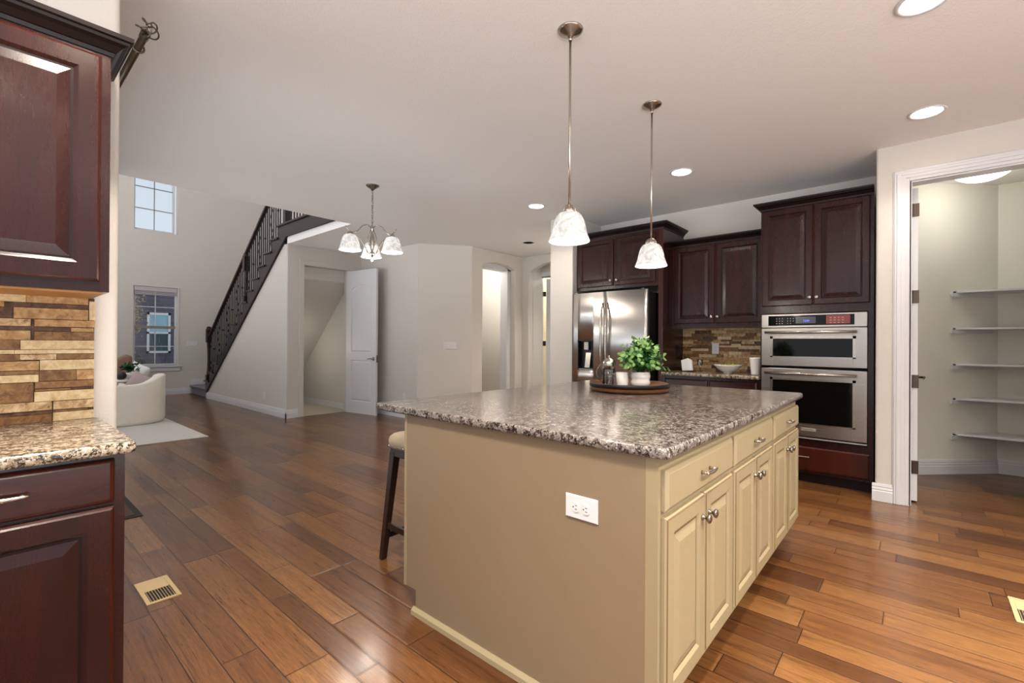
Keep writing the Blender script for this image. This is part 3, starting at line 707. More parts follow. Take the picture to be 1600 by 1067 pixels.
# upper oven (speed oven) and lower oven
def oven(name, label, x0, x1, z0, z1, win, handle_z, panel=None):
    t = thing(name, label, 'oven', ((x0 + x1) / 2, TY + .1, z0), 'built-in ovens in the tall cabinet'); yf = TY - .035
    B().box(x0 + .01, x1 - .01, TY - .004, TY + .29, z0 + .004, z1 - .004).build('oven_body', 'black', t)
    dz1 = panel[0] - .006 if panel else z1
    wx0, wx1, wz0, wz1 = win
    d = B(); y1 = TY - .005
    d.box(x0, wx0, yf, y1, z0, dz1).box(wx1, x1, yf, y1, z0, dz1).box(wx0, wx1, yf, y1, z0, wz0).box(wx0, wx1, yf, y1, wz1, dz1)
    dd = d.build('oven_door', 'steelh', t, bevel=.002)
    B().box(wx0 - .005, wx1 + .005, yf + .006, yf + .012, wz0 - .005, wz1 + .005).build('oven_window', 'blackglass', dd)
    fr = B(); s_ = .022
    for q in ((wx0 - s_, wx0, wz0 - .01, wz1 + s_), (wx1, wx1 + s_, wz0 - .01, wz1 + s_), (wx0 - s_, wx1 + s_, wz1, wz1 + s_), (wx0 - s_, wx1 + s_, wz0 - .01, wz0)):
        fr.box(q[0], q[1], yf - .003, yf + .003, q[2], q[3])
    fr.build('window_trim', 'nickel', dd)
    h = B().tube([(x0 + .035, yf - .05, handle_z), (x1 - .065, yf - .05, handle_z)], .011, 12)
    for xx in (x0 + .06, x1 - .09): h.box(xx - .012, xx + .012, yf - .05, yf, handle_z - .010, handle_z + .008)
    h.build('handle', 'nickel', dd)
    if panel:
        pz0, pz1 = panel
        p = B().box(x0, x1, yf, y1, pz0, pz1).build('control_panel', 'steelh', t, bevel=.003)
        B().box(x0 + .055, x1 - .085, yf - .003, yf + .001, pz0 + .018, pz1 - .014).build('control_glass', 'blackglass', p)
        B().box(x0 + .27, x0 + .42, yf - .0045, yf - .002, pz0 + .035, pz1 - .028).build('display_window', plain('display_grey', '#34303a', .2), p)
        k = B()
        for c_ in range(3):
            for r_ in range(3): k.box(x0 + .118 + c_ * .022, x0 + .127 + c_ * .022, yf - .0042, yf - .002, pz0 + .034 + r_ * .021, pz0 + .040 + r_ * .021)
        k.build('key_legends', 'legend0', p); k = B()
        for c_, r_ in ((0, 0), (0, 1), (0, 2), (1, 0), (1, 1), (1, 2), (2, 1), (2, 2)): k.box(x0 + .205 + c_ * .022, x0 + .213 + c_ * .022, yf - .0042, yf - .002, pz0 + .034 + r_ * .021, pz0 + .040 + r_ * .021)
        k.build('key_legends', 'legend0', p); k = B()
        for c_ in range(4):
            for r_ in range(3): k.box(x0 + .52 + c_ * .028, x0 + .533 + c_ * .028, yf - .0055, yf - .003, pz0 + .034 + r_ * .021, pz0 + .040 + r_ * .021)
        k.build('key_legends', 'legend0', p)
        B().box(x0 + .495, x0 + .66, yf - .0048, yf - .002, pz0 + .028, pz1 - .02).build('red_label', 'red', p)
        txt(p, '12:00', (x0 + .325, yf - .0048, pz0 + .050), .022, M['display'])
    return t, dd
def txt(parent, body, loc, size, mat, rx=PI / 2, rz=0, name='lettering', ext=.0004):
    cu = bpy.data.curves.new(name, 'FONT'); cu.body = body; cu.size = size; cu.extrude = ext
    o = bpy.data.objects.new(name, cu); COL.objects.link(o)
    dg = bpy.context.evaluated_depsgraph_get(); me = bpy.data.meshes.new_from_object(o.evaluated_get(dg)); bpy.data.objects.remove(o)
    me.materials.clear(); me.materials.append(mat)
    me.transform(Matrix.Translation(Vector(loc)) @ Matrix.Rotation(rz, 4, 'Z') @ Matrix.Rotation(rx, 4, 'X'))
    off = Vector((0, 0, 0)); q = parent
    while q is not None: off += q.location; q = q.parent
    me.transform(Matrix.Translation(-off)); o = bpy.data.objects.new(name, me); COL.objects.link(o); o.parent = parent; return o
oven('microwave_oven', 'upper stainless built-in oven with a black control panel', -1.076, -.302, 1.020, 1.480, (-.985, -.398, 1.105, 1.262), 1.318, (1.360, 1.480))
_, od = oven('wall_oven', 'lower and larger stainless built-in oven with badge', -1.076, -.302, .414, .995, (-.985, -.398, .525, .895), .955)
B().box(-.760, -.652, TY - .038, TY - .034, .462, .487).build('badge', 'silver', od)
txt(od, 'KitchenAid', (-.754, TY - .039, .469), .0185, M['slot'])
B().box(-1.076, -.302, TY - .032, TY, .392, .402).build('vent_strip', 'silver', od)

# ================================================================== OVER-FRIDGE CABINET + PANEL + MIDDLE CABINET
fc = thing('fridge_cabinet', 'dark cherry cabinet above the refrigerator with tall side panel', 'cabinet', (-2.6, 5.05, 0))
B().box(-3.112, -2.081, TY, 5.33, 1.835, 2.442).build('carcass', 'cherry', fc)
sp_ = B().box(-2.081, -2.030, TY - .002, TY + .02, 0, 2.442).build('side_panel_edge', 'cherryred', fc)
B().box(-2.060, -2.030, TY + .02, 5.33, 0, 2.442).build('side_panel', 'cherry', fc)
crown_path(B(), [(-3.112, TY), (-2.030, TY), (-2.030, 5.32)], 2.437, CR).build('crown_moulding', 'cherryblack', fc)
a = front('door', (-3.095, TY, 1.870), XP, YN, .478, .535, ['cherry', 'cherryblack'], fc, sc=.9); knob((-2.640, TY - .020, 1.925), YN, a)
a = front('door', (-2.585, TY, 1.870), XP, YN, .470, .535, ['cherry', 'cherryblack'], fc, sc=.9); knob((-2.562, TY - .020, 1.925), YN, a)
MY = 5.0
mc = thing('wall_cabinet', 'two-door dark cherry wall cabinet between refrigerator and ovens', 'cabinet', (-1.56, 5.15, 1.39))
B().box(-2.028, -1.094, MY, 5.33, 1.395, 2.262).build('carcass', 'cherry', mc)
crown_path(B(), [(-2.028, MY), (-1.094, MY)], 2.257, CR).build('crown_moulding', 'cherryblack', mc)
B().box(-2.028, -1.094, MY - .008, MY + .012, 1.372, 1.397).build('light_rail', 'cherryh', mc)
a = front('door', (-1.998, MY, 1.425), XP, YN, .418, .82, ['cherry', 'cherryblack'], mc); knob((-1.602, MY - .020, 1.49), YN, a)
a = front('door', (-1.562, MY, 1.425), XP, YN, .440, .82, ['cherry', 'cherryblack'], mc); knob((-1.540, MY - .020, 1.49), YN, a)
# base cabinet + counter
bc = thing('base_cabinet', 'dark cherry base cabinet under the short back counter', 'cabinet', (-1.56, 5.05, 0))
B().box(-2.028, -1.094, TY, 5.33, .09, .882).build('carcass', 'cherry', bc); B().box(-2.028, -1.094, TY + .06, 5.3, 0, .09).build('toe_kick', 'cherryblack', bc)
for x in (-2.0, -1.55):
    a = front('drawer', (x, TY, .72), XP, YN, .43, .13, ['cherryh', 'cherryblack'], bc, 'drawer'); pull((x + .215, TY - .02, .785), XP, YN, a)
    a = front('door', (x, TY, .12), XP, YN, .43, .57, ['cherry', 'cherryblack'], bc); knob((x + (.40 if x < -1.8 else .03), TY - .02, .62), YN, a)
c2 = slab('', -2.028, -1.094, 4.715, 5.328, .882, .914, '', .004).build('countertop', 'granite2')
tag(c2, 'short beige granite counter between refrigerator panel and ovens', 'countertop')

# back splash (stone strips)
def splash_random(x0, x1, z0, z1, y, rnd):
    bs = {}; z = z0
    while z < z1 - .004:
        h = min(rnd.choice([.018, .028, .034]), z1 - z)
        if z1 - (z + h) < .01: h = z1 - z
        x = x0 - rnd.random() * .12
        while x < x1:
            w = rnd.uniform(.07, .26); a_, b4 = max(x, x0), min(x + w, x1)
            if b4 - a_ > .004:
                k = rnd.choices('abcde', [3, 2, 3, 2, 4])[0]; d = rnd.uniform(.006, .012)
                bs.setdefault(k, []).append((a_, b4 - .0012, z, z + h - .0012, d))
            x += w
        z += h
    return bs
SM = ['sta', 'stb', 'stc', 'std', 'ste', 'std']
bb = B(); bb.box(-2.028, -1.094, 5.325, 5.33, .914, 1.395, 5)
for k, L_ in splash_random(-2.028, -1.094, .915, 1.393, 5.33, random.Random(11)).items():
    for a_, b4, z0, z1, d in L_: bb.box(a_, b4, 5.326 - d, 5.327, z0, z1, 'abcde'.index(k))
tag(bb.build('tile_backsplash', SM), 'stacked stone strip backsplash behind the short back counter', 'backsplash')
NEAR = [(-0.9, 0.272, 1.342, 1.372, 'a'), (-0.9, 0.272, 1.324, 1.342, 'd'), (-0.9, 0.078, 1.286, 1.324, 'd'), (0.079, 0.272, 1.285, 1.324, 'a'), (0.274, 0.292, 1.285, 1.357, 'c'), (-0.9, 0.121, 1.258, 1.284, 'b'), (0.13, 0.292, 1.258, 1.284, 'a'), (-0.9, 0.121, 1.243, 1.258, 'd'), (0.13, 0.225, 1.241, 1.256, 'd'), (0.225, 0.288, 1.241, 1.256, 'a'), (-0.9, 0.121, 1.21, 1.243, 'a'), (0.13, 0.290, 1.21, 1.24, 'e'), (-0.9, 0.095, 1.176, 1.21, 'e'), (0.096, 0.29, 1.176, 1.209, 'c'), (-0.9, 0.29, 1.160, 1.175, 'c'), (-0.9, 0.095, 1.136, 1.159, 'e'), (0.095, 0.187, 1.139, 1.159, 'b'), (0.187, 0.29, 1.139, 1.159, 'e'), (0.144, 0.29, 1.101, 1.138, 'c'), (-0.9, 0.143, 1.102, 1.135, 'a'), (-0.9, 0.143, 1.088, 1.101, 'e'), (-0.9, 0.142, 1.06, 1.087, 'c'), (0.143, 0.241, 1.062, 1.1, 'e'), (0.241, 0.29, 1.062, 1.1, 'a'), (0.132, 0.29, 1.036, 1.061, 'e'), (-0.9, 0.129, 0.990, 1.059, 'e'), (0.131, 0.29, 0.989, 1.025, 'c'), (0.226, 0.29, 1.025, 1.036, 'd'), (0.133, 0.226, 1.026, 1.035, 'e'), (-0.9, 0.177, 0.957, 0.989, 'b'), (0.179, 0.29, 0.957, 0.988, 'b'), (0.179, 0.273, 0.948, 0.956, 'e'), (0.079, 0.177, 0.943, 0.956, 'd'), (-0.9, 0.177, 0.915, 0.943, 'e'), (0.179, 0.29, 0.915, 0.947, 'c')]
bb = B(); bb.box(-2.378, -2.372, -.9, .290, .915, 1.368, 5); rn = random.Random(3)
for y0, y1, z0, z1, k in NEAR:
    segs = [(y0, y1)]
    if y0 < -.5:
        segs = []; y = y1
        while y > y0: w = rn.uniform(.12, .3); segs.append((max(y - w, y0), y)); y -= w
    for j, (p, q) in enumerate(segs):
        kk = k if j == 0 else rn.choice('abce'); d = {'d': .004}.get(kk, rn.uniform(.008, .014))
        bb.box(-2.372, -2.372 + d, p, q - .0012, z0, z1 - .0012, 'abcde'.index(kk))
tag(bb.build('tile_backsplash', SM), 'stacked stone strip backsplash on the left wall under the large wall cabinet', 'backsplash')

# ================================================================== LEFT CABINETS
lu = thing('wall_cabinet', 'large dark cherry wall cabinet nearest the camera at the left', 'cabinet', (-2.21, -.2, 1.37))
B().box(-2.38, -2.070, -.9, .290, 1.372, 2.215).build('carcass', 'cherry', lu)
B().box(-2.36, -2.085, -.88, .275, 1.366, 1.372).build('cabinet_underside', 'maple', lu)
crown_path(B(), [(-2.070, -.9), (-2.070, .290), (-2.375, .290)], 2.172, CRB).build('crown_moulding', 'cherryblack', lu)
LD = [(i * 1.15, d) for i, d in DOOR]
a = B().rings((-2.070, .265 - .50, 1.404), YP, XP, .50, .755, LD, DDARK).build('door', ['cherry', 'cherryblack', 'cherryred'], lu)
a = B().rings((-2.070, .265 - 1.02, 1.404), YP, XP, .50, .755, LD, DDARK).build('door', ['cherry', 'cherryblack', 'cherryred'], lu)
lb = thing('base_cabinet', 'dark cherry base cabinet nearest the camera under the left counter', 'cabinet', (-2.07, -.2, 0))
B().box(-2.378, -1.768, -.9, .287, .09, .882).build('carcass', 'cherry', lb)
B().box(-2.36, -1.83, -.88, .27, 0, .09).build('toe_kick', 'cherryblack', lb)
a = front('drawer', (-1.768, .262 - .46, .742), YP, XP, .46, .124, ['cherryh', 'cherryblack'], lb, 'drawer'); pull((-1.748, .262 - .23, .806), YP, XP, a, .10)
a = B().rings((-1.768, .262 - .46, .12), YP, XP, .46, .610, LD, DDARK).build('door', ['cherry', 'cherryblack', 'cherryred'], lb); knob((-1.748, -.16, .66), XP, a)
a = front('drawer', (-1.768, .262 - .94, .742), YP, XP, .46, .124, ['cherryh', 'cherryblack'], lb, 'drawer'); pull((-1.748, .262 - .71, .806), YP, XP, a, .10)
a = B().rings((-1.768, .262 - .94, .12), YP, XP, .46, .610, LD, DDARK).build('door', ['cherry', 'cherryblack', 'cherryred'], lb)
c3 = slab('', -2.378, -1.722, -.92, .308, .882, .914, '', .02).build('countertop', 'granite2')
tag(c3, 'beige granite counter with black specks at the left edge', 'countertop')

# ================================================================== REFRIGERATOR
fr = thing('refrigerator', 'stainless steel french door refrigerator with water dispenser', 'refrigerator', (-2.6, 5.0, 0))
fx0, fx1, fy = -3.055, -2.135, 4.60
B().box(fx0 + .01, fx1 - .005, fy + .075, 5.31, .03, 1.765).build('body', 'steeld', fr, bevel=.004)
def bowed(b, x0, x1, z0, z1, y, bow=.022, t=.065, n=14, hole=None):
    """door leaf whose front bulges slightly"""
    xs = [x0 + (x1 - x0) * k / n for k in range(n + 1)]
    cxx = (fx0 + fx1) / 2; hwid = (fx1 - fx0) / 2
    fy_ = lambda x: y - bow * (1 - ((x - cxx) / hwid) ** 2)
    pts = [(x, fy_(x)) for x in xs] + [(x1, y + t), (x0, y + t)]
    return b.prism(pts, 'z', z0, z1, 0, True)
def rect_hole_door(b, x0, x1, z0, z1, y, hx0, hx1, hz0, hz1):
    bowed(b, x0, hx0, z0, z1, y, n=6); bowed(b, hx1, x1, z0, z1, y, n=6); bowed(b, hx0, hx1, z0, hz0, y, n=6); bowed(b, hx0, hx1, hz1, z1, y, n=6)
mid = -2.617
ld = B(); rect_hole_door(ld, fx0, mid - .004, .77, 1.785, fy, -2.985, -2.765, .90, 1.245)
ldo = ld.build('door', 'steel', fr)
rd = B(); bowed(rd, mid + .004, fx1, .77, 1.785, fy); rdo = rd.build('door', 'steel', fr)
zd = B(); bowed(zd, fx0, fx1, .05, .76, fy); zdo = zd.build('freezer_drawer', 'steel', fr)
B().tube([(fx0 + .08, fy - .06, .68), (fx1 - .08, fy - .06, .68)], .014, 10).box(fx0 + .1, fx0 + .13, fy - .06, fy, .67, .69).box(fx1 - .13, fx1 - .1, fy - .06, fy, .67, .69).build('handle', 'nickel', zdo)
for s_, dd_ in ((-1, ldo), (1, rdo)):
    pts = []; 
    for k in range(15):
        t = k / 14; z = .86 + .80 * t; pts.append((mid + s_ * (.030 + .018 * math.sin(PI * t) * 0), fy - .022 - .050 * math.sin(PI * t) ** .7, z))
    B().tube(pts, [.008 + .007 * math.sin(PI * k / 14) for k in range(15)], 10).build('handle', 'nickel', dd_)
ds = B(); ds.box(-2.985, -2.765, fy + .055, fy + .065, .90, 1.245).box(-2.985, -2.975, fy - .008, fy + .06, .90, 1.245).box(-2.775, -2.765, fy - .008, fy + .06, .90, 1.245).box(-2.985, -2.765, fy - .008, fy + .06, 1.235, 1.245).box(-2.985, -2.765, fy - .008, fy + .06, .90, .905)
dso = ds.build('dispenser_recess', 'black', ldo)
B().box(-2.905, -2.845, fy, fy + .05, 1.13, 1.225).build('dispenser_spout', 'nickel', dso, bevel=.006)
B().prism([(fy + .01, .93), (fy + .02, .93), (fy + .05, 1.10), (fy + .04, 1.10)], 'x', -2.90, -2.835).build('dispenser_paddle', 'nickel', dso)
B().box(-2.97, -2.78, fy - .006, fy + .05, .905, .918).build('drip_tray', 'nickeld', dso)
B().box(-2.20, -2.165, fy + .0, fy + .07, 1.786, 1.80).build('hinge_cover', 'nickeld', fr, bevel=.004)
B().box(-3.03, -2.99, fy, fy + .07, 1.786, 1.80).build('hinge_cover', 'nickeld', fr, bevel=.004)
B().lathe([(0, 0), (.012, 0), (.012, -.002), (0, -.0025)], (-2.222, fy - .003, 1.72), 20, axis='y').build('badge', 'silver', rdo)

# ================================================================== THINGS ON THE BACK COUNTER
bw = thing('fruit_bowl', 'white footed oval bowl on the short back counter', 'bowl', (-1.44, 4.98, .914))
bwm = B().lathe([(0, .004), (.040, .0), (.042, .010), (.060, .022), (.100, .048), (.128, .085), (.134, .088), (.128, .078), (.096, .050), (.05, .028), (0, .024)], (0, 0, 0), 32)
bo = bwm.build('bowl_body', 'white', bw, local=True)
rr = random.Random(5); gcol = [plain('lime_green', '#a8b23c', .5), plain('olive_green', '#6f7a2e', .5), plain('pale_yellow', '#d9cf6a', .5)]
for k in range(14):
    a = rr.uniform(0, 2 * PI); r = rr.uniform(0, .085) if k else 0; f = B().ball((0, 0, 0), .020, 1, 1, .9, 10, 7).build('green_fruit', gcol[k % 3])
    f.location = (-1.44 + r * math.cos(a), 4.98 + r * math.sin(a), .914 + .055 + .02 * rr.random() + .15 * r)
    tag(f, 'small green and yellow fruit heaped in the white bowl', 'fruit', 'fruit in the white bowl')
vz = B().lathe([(0, 0)] + [(.038 + .018 * (k / 18) + (.0016 if k % 2 else 0), .003 + .165 * k / 18) for k in range(19)] + [(.050, .165), (.034, .01), (0, .01)], (0, 0, 0), 32).build('ribbed_vase', 'white')
vz.location = (-1.165, 4.90, .914); tag(vz, 'tall white ribbed vase beside the ovens', 'vase')
nh = thing('napkin_holder', 'dark wire stand holding a white tilted plaque on the back counter', 'stand', (-1.86, 4.98, .914))
cp = B(); c_, s_ = math.cos(.18), math.sin(.18)
pl_ = [(-.062, -.055), (.058, -.052), (.050, .068), (-.010, .078), (-.070, .060)]
cp.prism([(-1.842 + x * c_ + z * s_ * 0, .914 + .066 + z) for x, z in [( -.055, -.060), (.058, -.052), (.046, .058), (.0, .078), (-.070, .052)]], 'y', 4.955, 4.985); cp.build('plaque', 'white', nh, bevel=.004)
B().tube([(-1.93, 5.0, .918), (-1.935, 5.0, 1.10), (-1.925, 5.0, 1.17), (-1.88, 5.0, 1.18)], .003, 6).tube([(-1.93, 4.95, .918), (-1.78, 4.95, .918), (-1.78, 5.05, .918), (-1.93, 5.05, .918), (-1.93, 4.95, .918)], .003, 6).tube([(-1.93, 5.0, .918), (-1.80, 5.0, .918)], .003, 6).build('wire_frame', 'iron', nh)
gl = B().lathe([(0, 0), (.022, 0), (.022, .004), (.004, .008), (.004, .05), (.028, .075), (.030, .12), (.026, .13)], (0, 0, 0), 20).build('wine_glass', 'clear'); gl.location = (-1.745, 5.06, .914)
tag(gl, 'small clear stemmed glass right of the white plaque', 'glass')
outlet('power_outlet', (-1.665, 5.312, 1.160), XP, YN, 'white upright outlet on the stone backsplash behind the fruit bowl', horizontal=False, w=.118, h=.074)
outlet('power_outlet', (-2.0285, 5.17, 1.135), YN, XP, 'dark brown outlet on the refrigerator side panel', 'cherryblack', horizontal=False, w=.118, h=.074)

# ================================================================== TRAY AND ITS THINGS
TX, TYy = -1.354, 2.666
ty = thing('serving_tray', 'round wooden barrel-head tray with black iron band on the island', 'tray', (TX, TYy, .914))
B().lathe([(0, .012), (.205, .012), (.226, .004), (.236, .014), (.240, .050), (.236, .052), (.228, .048), (.224, .030), (0, .030)], (0, 0, 0), 64).build('tray_body', 'barrel', ty, local=True)
B().lathe([(.2375, .030), (.2415, .030), (.2430, .053), (.238, .055)], (0, 0, 0), 64, close=True).build('iron_band', 'band', ty, local=True)
for k in range(4): a = k * PI / 2 + .4; B().lathe([(0, 0), (.018, 0), (.018, .013), (0, .013)], (.15 * math.cos(a), .15 * math.sin(a), 0), 12).build('tray_foot', 'band', ty, local=True)
def lat(cx_, f): l = (cx_ - 800) / 726 * f; return (-f * math.sin(YAW) + l * math.cos(YAW), f * math.cos(YAW) + l * math.sin(YAW))
TZ = .944
PX, PY = -1.300, 2.715
pt = thing('potted_plant', 'bushy green boxwood plant in a white ribbed pot on the island tray', 'plant', (PX, PY, TZ))
B().lathe([(0, 0), (.045, 0), (.056, .010), (.060, .028), (.054, .042), (.058, .052), (.060, .066), (.056, .080), (.058, .084), (.054, .090), (.048, .086), (.046, .07), (0, .07)], (0, 0, 0), 32).build('pot', 'white', pt, local=True)
B().ball((0, 0, .075), .045, 1, 1, .3).build('moss', 'soil', pt, local=True)
def foliage(rr, n, R, H, base, leafl=.030, up=.5, m2=.35):
    b = B(); st_ = B()
    for i in range(n):
        a = rr.uniform(0, 2 * PI); el = rr.uniform(.12, 1.45); L_ = rr.uniform(.65, 1.0)
        tip = Vector((math.cos(a) * math.cos(el) * R * L_, math.sin(a) * math.cos(el) * R * L_, base + H * L_ * math.sin(el) + .02))
        p0 = Vector((math.cos(a) * .015, math.sin(a) * .015, base)); ctrl = Vector((tip.x * .35, tip.y * .35, base + (tip.z - base) * .75 + .02))
        pts = [p0 * (1 - t) ** 2 + ctrl * 2 * t * (1 - t) + tip * t * t for t in [k / 7 for k in range(8)]]
        st_.tube(pts[::1], .0011, 4, cap=False)
        mi = 1 if rr.random() < m2 else 0
        for k in range(2, 8):
            d = (pts[k] - pts[k - 1]).normalized()
            for sgn in (-1, 1):
                side = d.cross(Vector((rr.uniform(-1, 1), rr.uniform(-1, 1), rr.uniform(-.3, 1)))).normalized() * sgn
                ax = (d * .6 + side + Vector((0, 0, .15))).normalized(); ll = leafl * rr.uniform(.7, 1.1); w = ll * .30
                ww = ax.cross(d); ww = ww.normalized() if ww.length > .01 else ax.orthogonal()
                nrm = ax.cross(ww) * (ll * .12); q = pts[k]
                b.add([q, q + ax * ll * .35 + ww * w + nrm, q + ax * ll * .75 + ww * w * .8 + nrm, q + ax * ll, q + ax * ll * .75 - ww * w * .8 + nrm, q + ax * ll * .35 - ww * w + nrm, q + ax * ll * .5],
                      [(0, 1, 6), (1, 2, 6), (2, 3, 6), (3, 4, 6), (4, 5, 6), (5, 0, 6)], 1 if (k >= 6 and mi) or (k == 7) else 0, True)
    return b, st_
lf, stm = foliage(random.Random(21), 100, .160, .21, .078, leafl=.036)
stm.build('stems', 'leafd', pt, local=True); lf.build('foliage', ['leaf', 'leaf2'], pt, local=True)
cdl = thing('candle_jar', 'frosted white candle jar beside the potted plant', 'candle', (-1.392, 2.650, TZ))
B().lathe([(0, 0), (.034, 0), (.037, .006), (.039, .085), (.036, .085), (.034, .02), (0, .02)], (0, 0, 0), 28).build('jar', 'white', cdl, local=True)
B().lathe([(0, .02), (.034, .02), (.0345, .062), (0, .062)], (0, 0, 0), 24).build('wax', plain('cream_wax', '#e6dccb', .6), cdl, local=True)
tm = B(); 
for k in range(14):
    a0 = 2 * PI * k / 14
    tm.tube([(.030 * math.cos(a0 + .35 * math.sin(z * 3.1)), .030 * math.sin(a0 + .35 * math.sin(z * 3.1)), .002 + z * .082) for z in [j / 10 for j in range(11)]], .0017, 5)
    tm.tube([(.030 * math.cos(a0 - .35 * math.sin(z * 3.1)), .030 * math.sin(a0 - .35 * math.sin(z * 3.1)), .002 + z * .082) for z in [j / 10 for j in range(11)]], .0017, 5)
tm2 = thing('tumbler', 'small patterned metal and glass tumbler in front of the pitcher', 'cup', (-1.435, 2.575, TZ))
tm.build('lattice', 'nickeld', tm2, local=True); B().lathe([(0, 0), (.027, 0), (.0285, .084), (.0265, .084), (.025, .004), (0, .004)], (0, 0, 0), 24).build('glass_cup', 'clear', tm2, local=True)
pc = thing('glass_pitcher', 'clear glass pitcher with metal collar and curved handle on the island tray', 'pitcher', (-1.490, 2.660, TZ))
B().lathe([(0, 0), (.038, 0), (.041, .01), (.041, .13), (.036, .150), (.034, .150), (.038, .128), (.038, .006), (0, .006)], (0, 0, 0), 32).build('pitcher_body', 'clear', pc, local=True)
B().lathe([(.0425, .10), (.0432, .10), (.0432, .135), (.038, .155), (.020, .168), (.006, .172), (.006, .178), (.010, .184), (0, .190), (0, .165), (.034, .152), (.0425, .133)], (0, 0, 0), 32).build('pitcher_lid', 'nickel', pc, local=True)
dvx = Vector((-math.cos(YAW), -math.sin(YAW), 0))
hp = [dvx * (.040 + .040 * math.sin(PI * t) ** .8) + Vector((0, 0, .140 - .125 * t)) for t in [k / 12 for k in range(13)]]
B().tube(hp, .005, 8).build('handle', 'clear', pc, local=True)

# ================================================================== LIGHT FIXTURES
def lamp(kind, name, loc, power, parent, size=.1, color=WARM, rad=.03, spread=None):
    L_ = bpy.data.lights.new(name, kind); L_.energy = power; L_.color = color
    if kind == 'AREA':
        L_.shape = 'DISK'; L_.size = size
        if spread: L_.spread = spread
    else: L_.shadow_soft_size = rad
    o = bpy.data.objects.new(name, L_); COL.objects.link(o); o.parent = parent; o.location = loc; return o
def bell(r, h, n=12, t=.003):
    """bell shade profile, top at z=0 going down"""
    key = [(.34, 0), (.52, .05), (.64, .16), (.72, .30), (.79, .48), (.84, .66), (.90, .80), (.97, .92), (1.0, .97), (1.0, 1.0)]
    out = [(r * a, -h * z) for a, z in key]
    return out + [(a - t, z + .001) for a, z in out[::-1]]
PG = 'pendant lights over the island'
def pendant(x, y, label):
    t = thing('pendant_light', label, 'pendant light', (x, y, C), PG)
    B().lathe([(0, -.036), (.010, -.036), (.014, -.030), (.030, -.022), (.050, -.012), (.060, -.006), (.062, 0), (0, 0)], (0, 0, 0), 32).build('ceiling_canopy', 'nickel', t, local=True)
    B().tube([(0, 0, -.03), (0, 0, -.87)], .0058, 10).lathe([(.009, -.055), (.009, -.035)], (0, 0, 0), 10).build('rod', 'nickel', t, local=True)
    sk = B().lathe([(0, -.855), (.012, -.858), (.026, -.870), (.033, -.884), (.034, -.898), (.030, -.898)], (0, 0, 0), 24)
    for k in range(10): a = 2 * PI * k / 10; sk.tube([(.014 * math.cos(a), .014 * math.sin(a), -.859), (.029 * math.cos(a), .029 * math.sin(a), -.872), (.036 * math.cos(a), .036 * math.sin(a), -.895)], .0022, 5)
    sk.build('socket_cup', 'nickel', t, local=True)
    sh = B().lathe([(a, z - .893) for a, z in bell(.100, .142)], (0, 0, 0), 40, close=True).build('lamp_shade', 'shade', t, local=True)
    B().ball((0, 0, -.975), .026, 1, 1, 1.2).build('bulb', 'dome', t, local=True)
    lamp('POINT', 'bulb_light', (0, 0, -1.045), PEND_W, t, rad=.075)
    return t
pendant(-1.281, 1.89, 'nearer of two pendants with an alabaster glass bell shade over the island')
pendant(-1.285, 2.825, 'farther of two pendants with an alabaster glass bell shade, hanging before the dark cabinets')
# chandelier
ch = thing('chandelier', 'brushed nickel chandelier with three white glass bell shades on a chain', 'chandelier', (-4.025, 2.525, C))
B().lathe([(0, -.05), (.008, -.05), (.02, -.035), (.045, -.018), (.062, -.006), (.064, 0), (0, 0)], (0, 0, 0), 28).build('ceiling_canopy', 'nickeld', ch, local=True)
cn = B(); z = -.05; k = 0
while z > -.395:
    pts = []
    for j in range(11):
        a = 2 * PI * j / 10; u, w = .007 * math.cos(a), .016 * math.sin(a); pts.append((u, 0, z - .014 + w) if k % 2 else (0, u, z - .014 + w))
    cn.tube(pts, .0030, 5, cap=False); z -= .024; k += 1
cn.build('chain', 'nickeld', ch, local=True)
B().tube([(.004 * math.sin(k * 1.3), .004 * math.cos(k * 1.3), -.05 - .355 * k / 20) for k in range(21)], .0025, 6).build('cord', 'silver', ch, local=True)
B().lathe([(0, -.36), (.012, -.37), (.02, -.385), (.012, -.40), (.010, -.43), (.020, -.47), (.026, -.52), (.018, -.58), (.010, -.61), (.028, -.63), (.030, -.645), (.012, -.66), (.008, -.68), (.014, -.70), (.004, -.725), (0, -.73)], (0, 0, 0), 20).build('column', 'nickel', ch, local=True)
fo = Vector((-math.sin(YAW), math.cos(YAW), 0)); ri = Vector((math.cos(YAW), math.sin(YAW), 0))
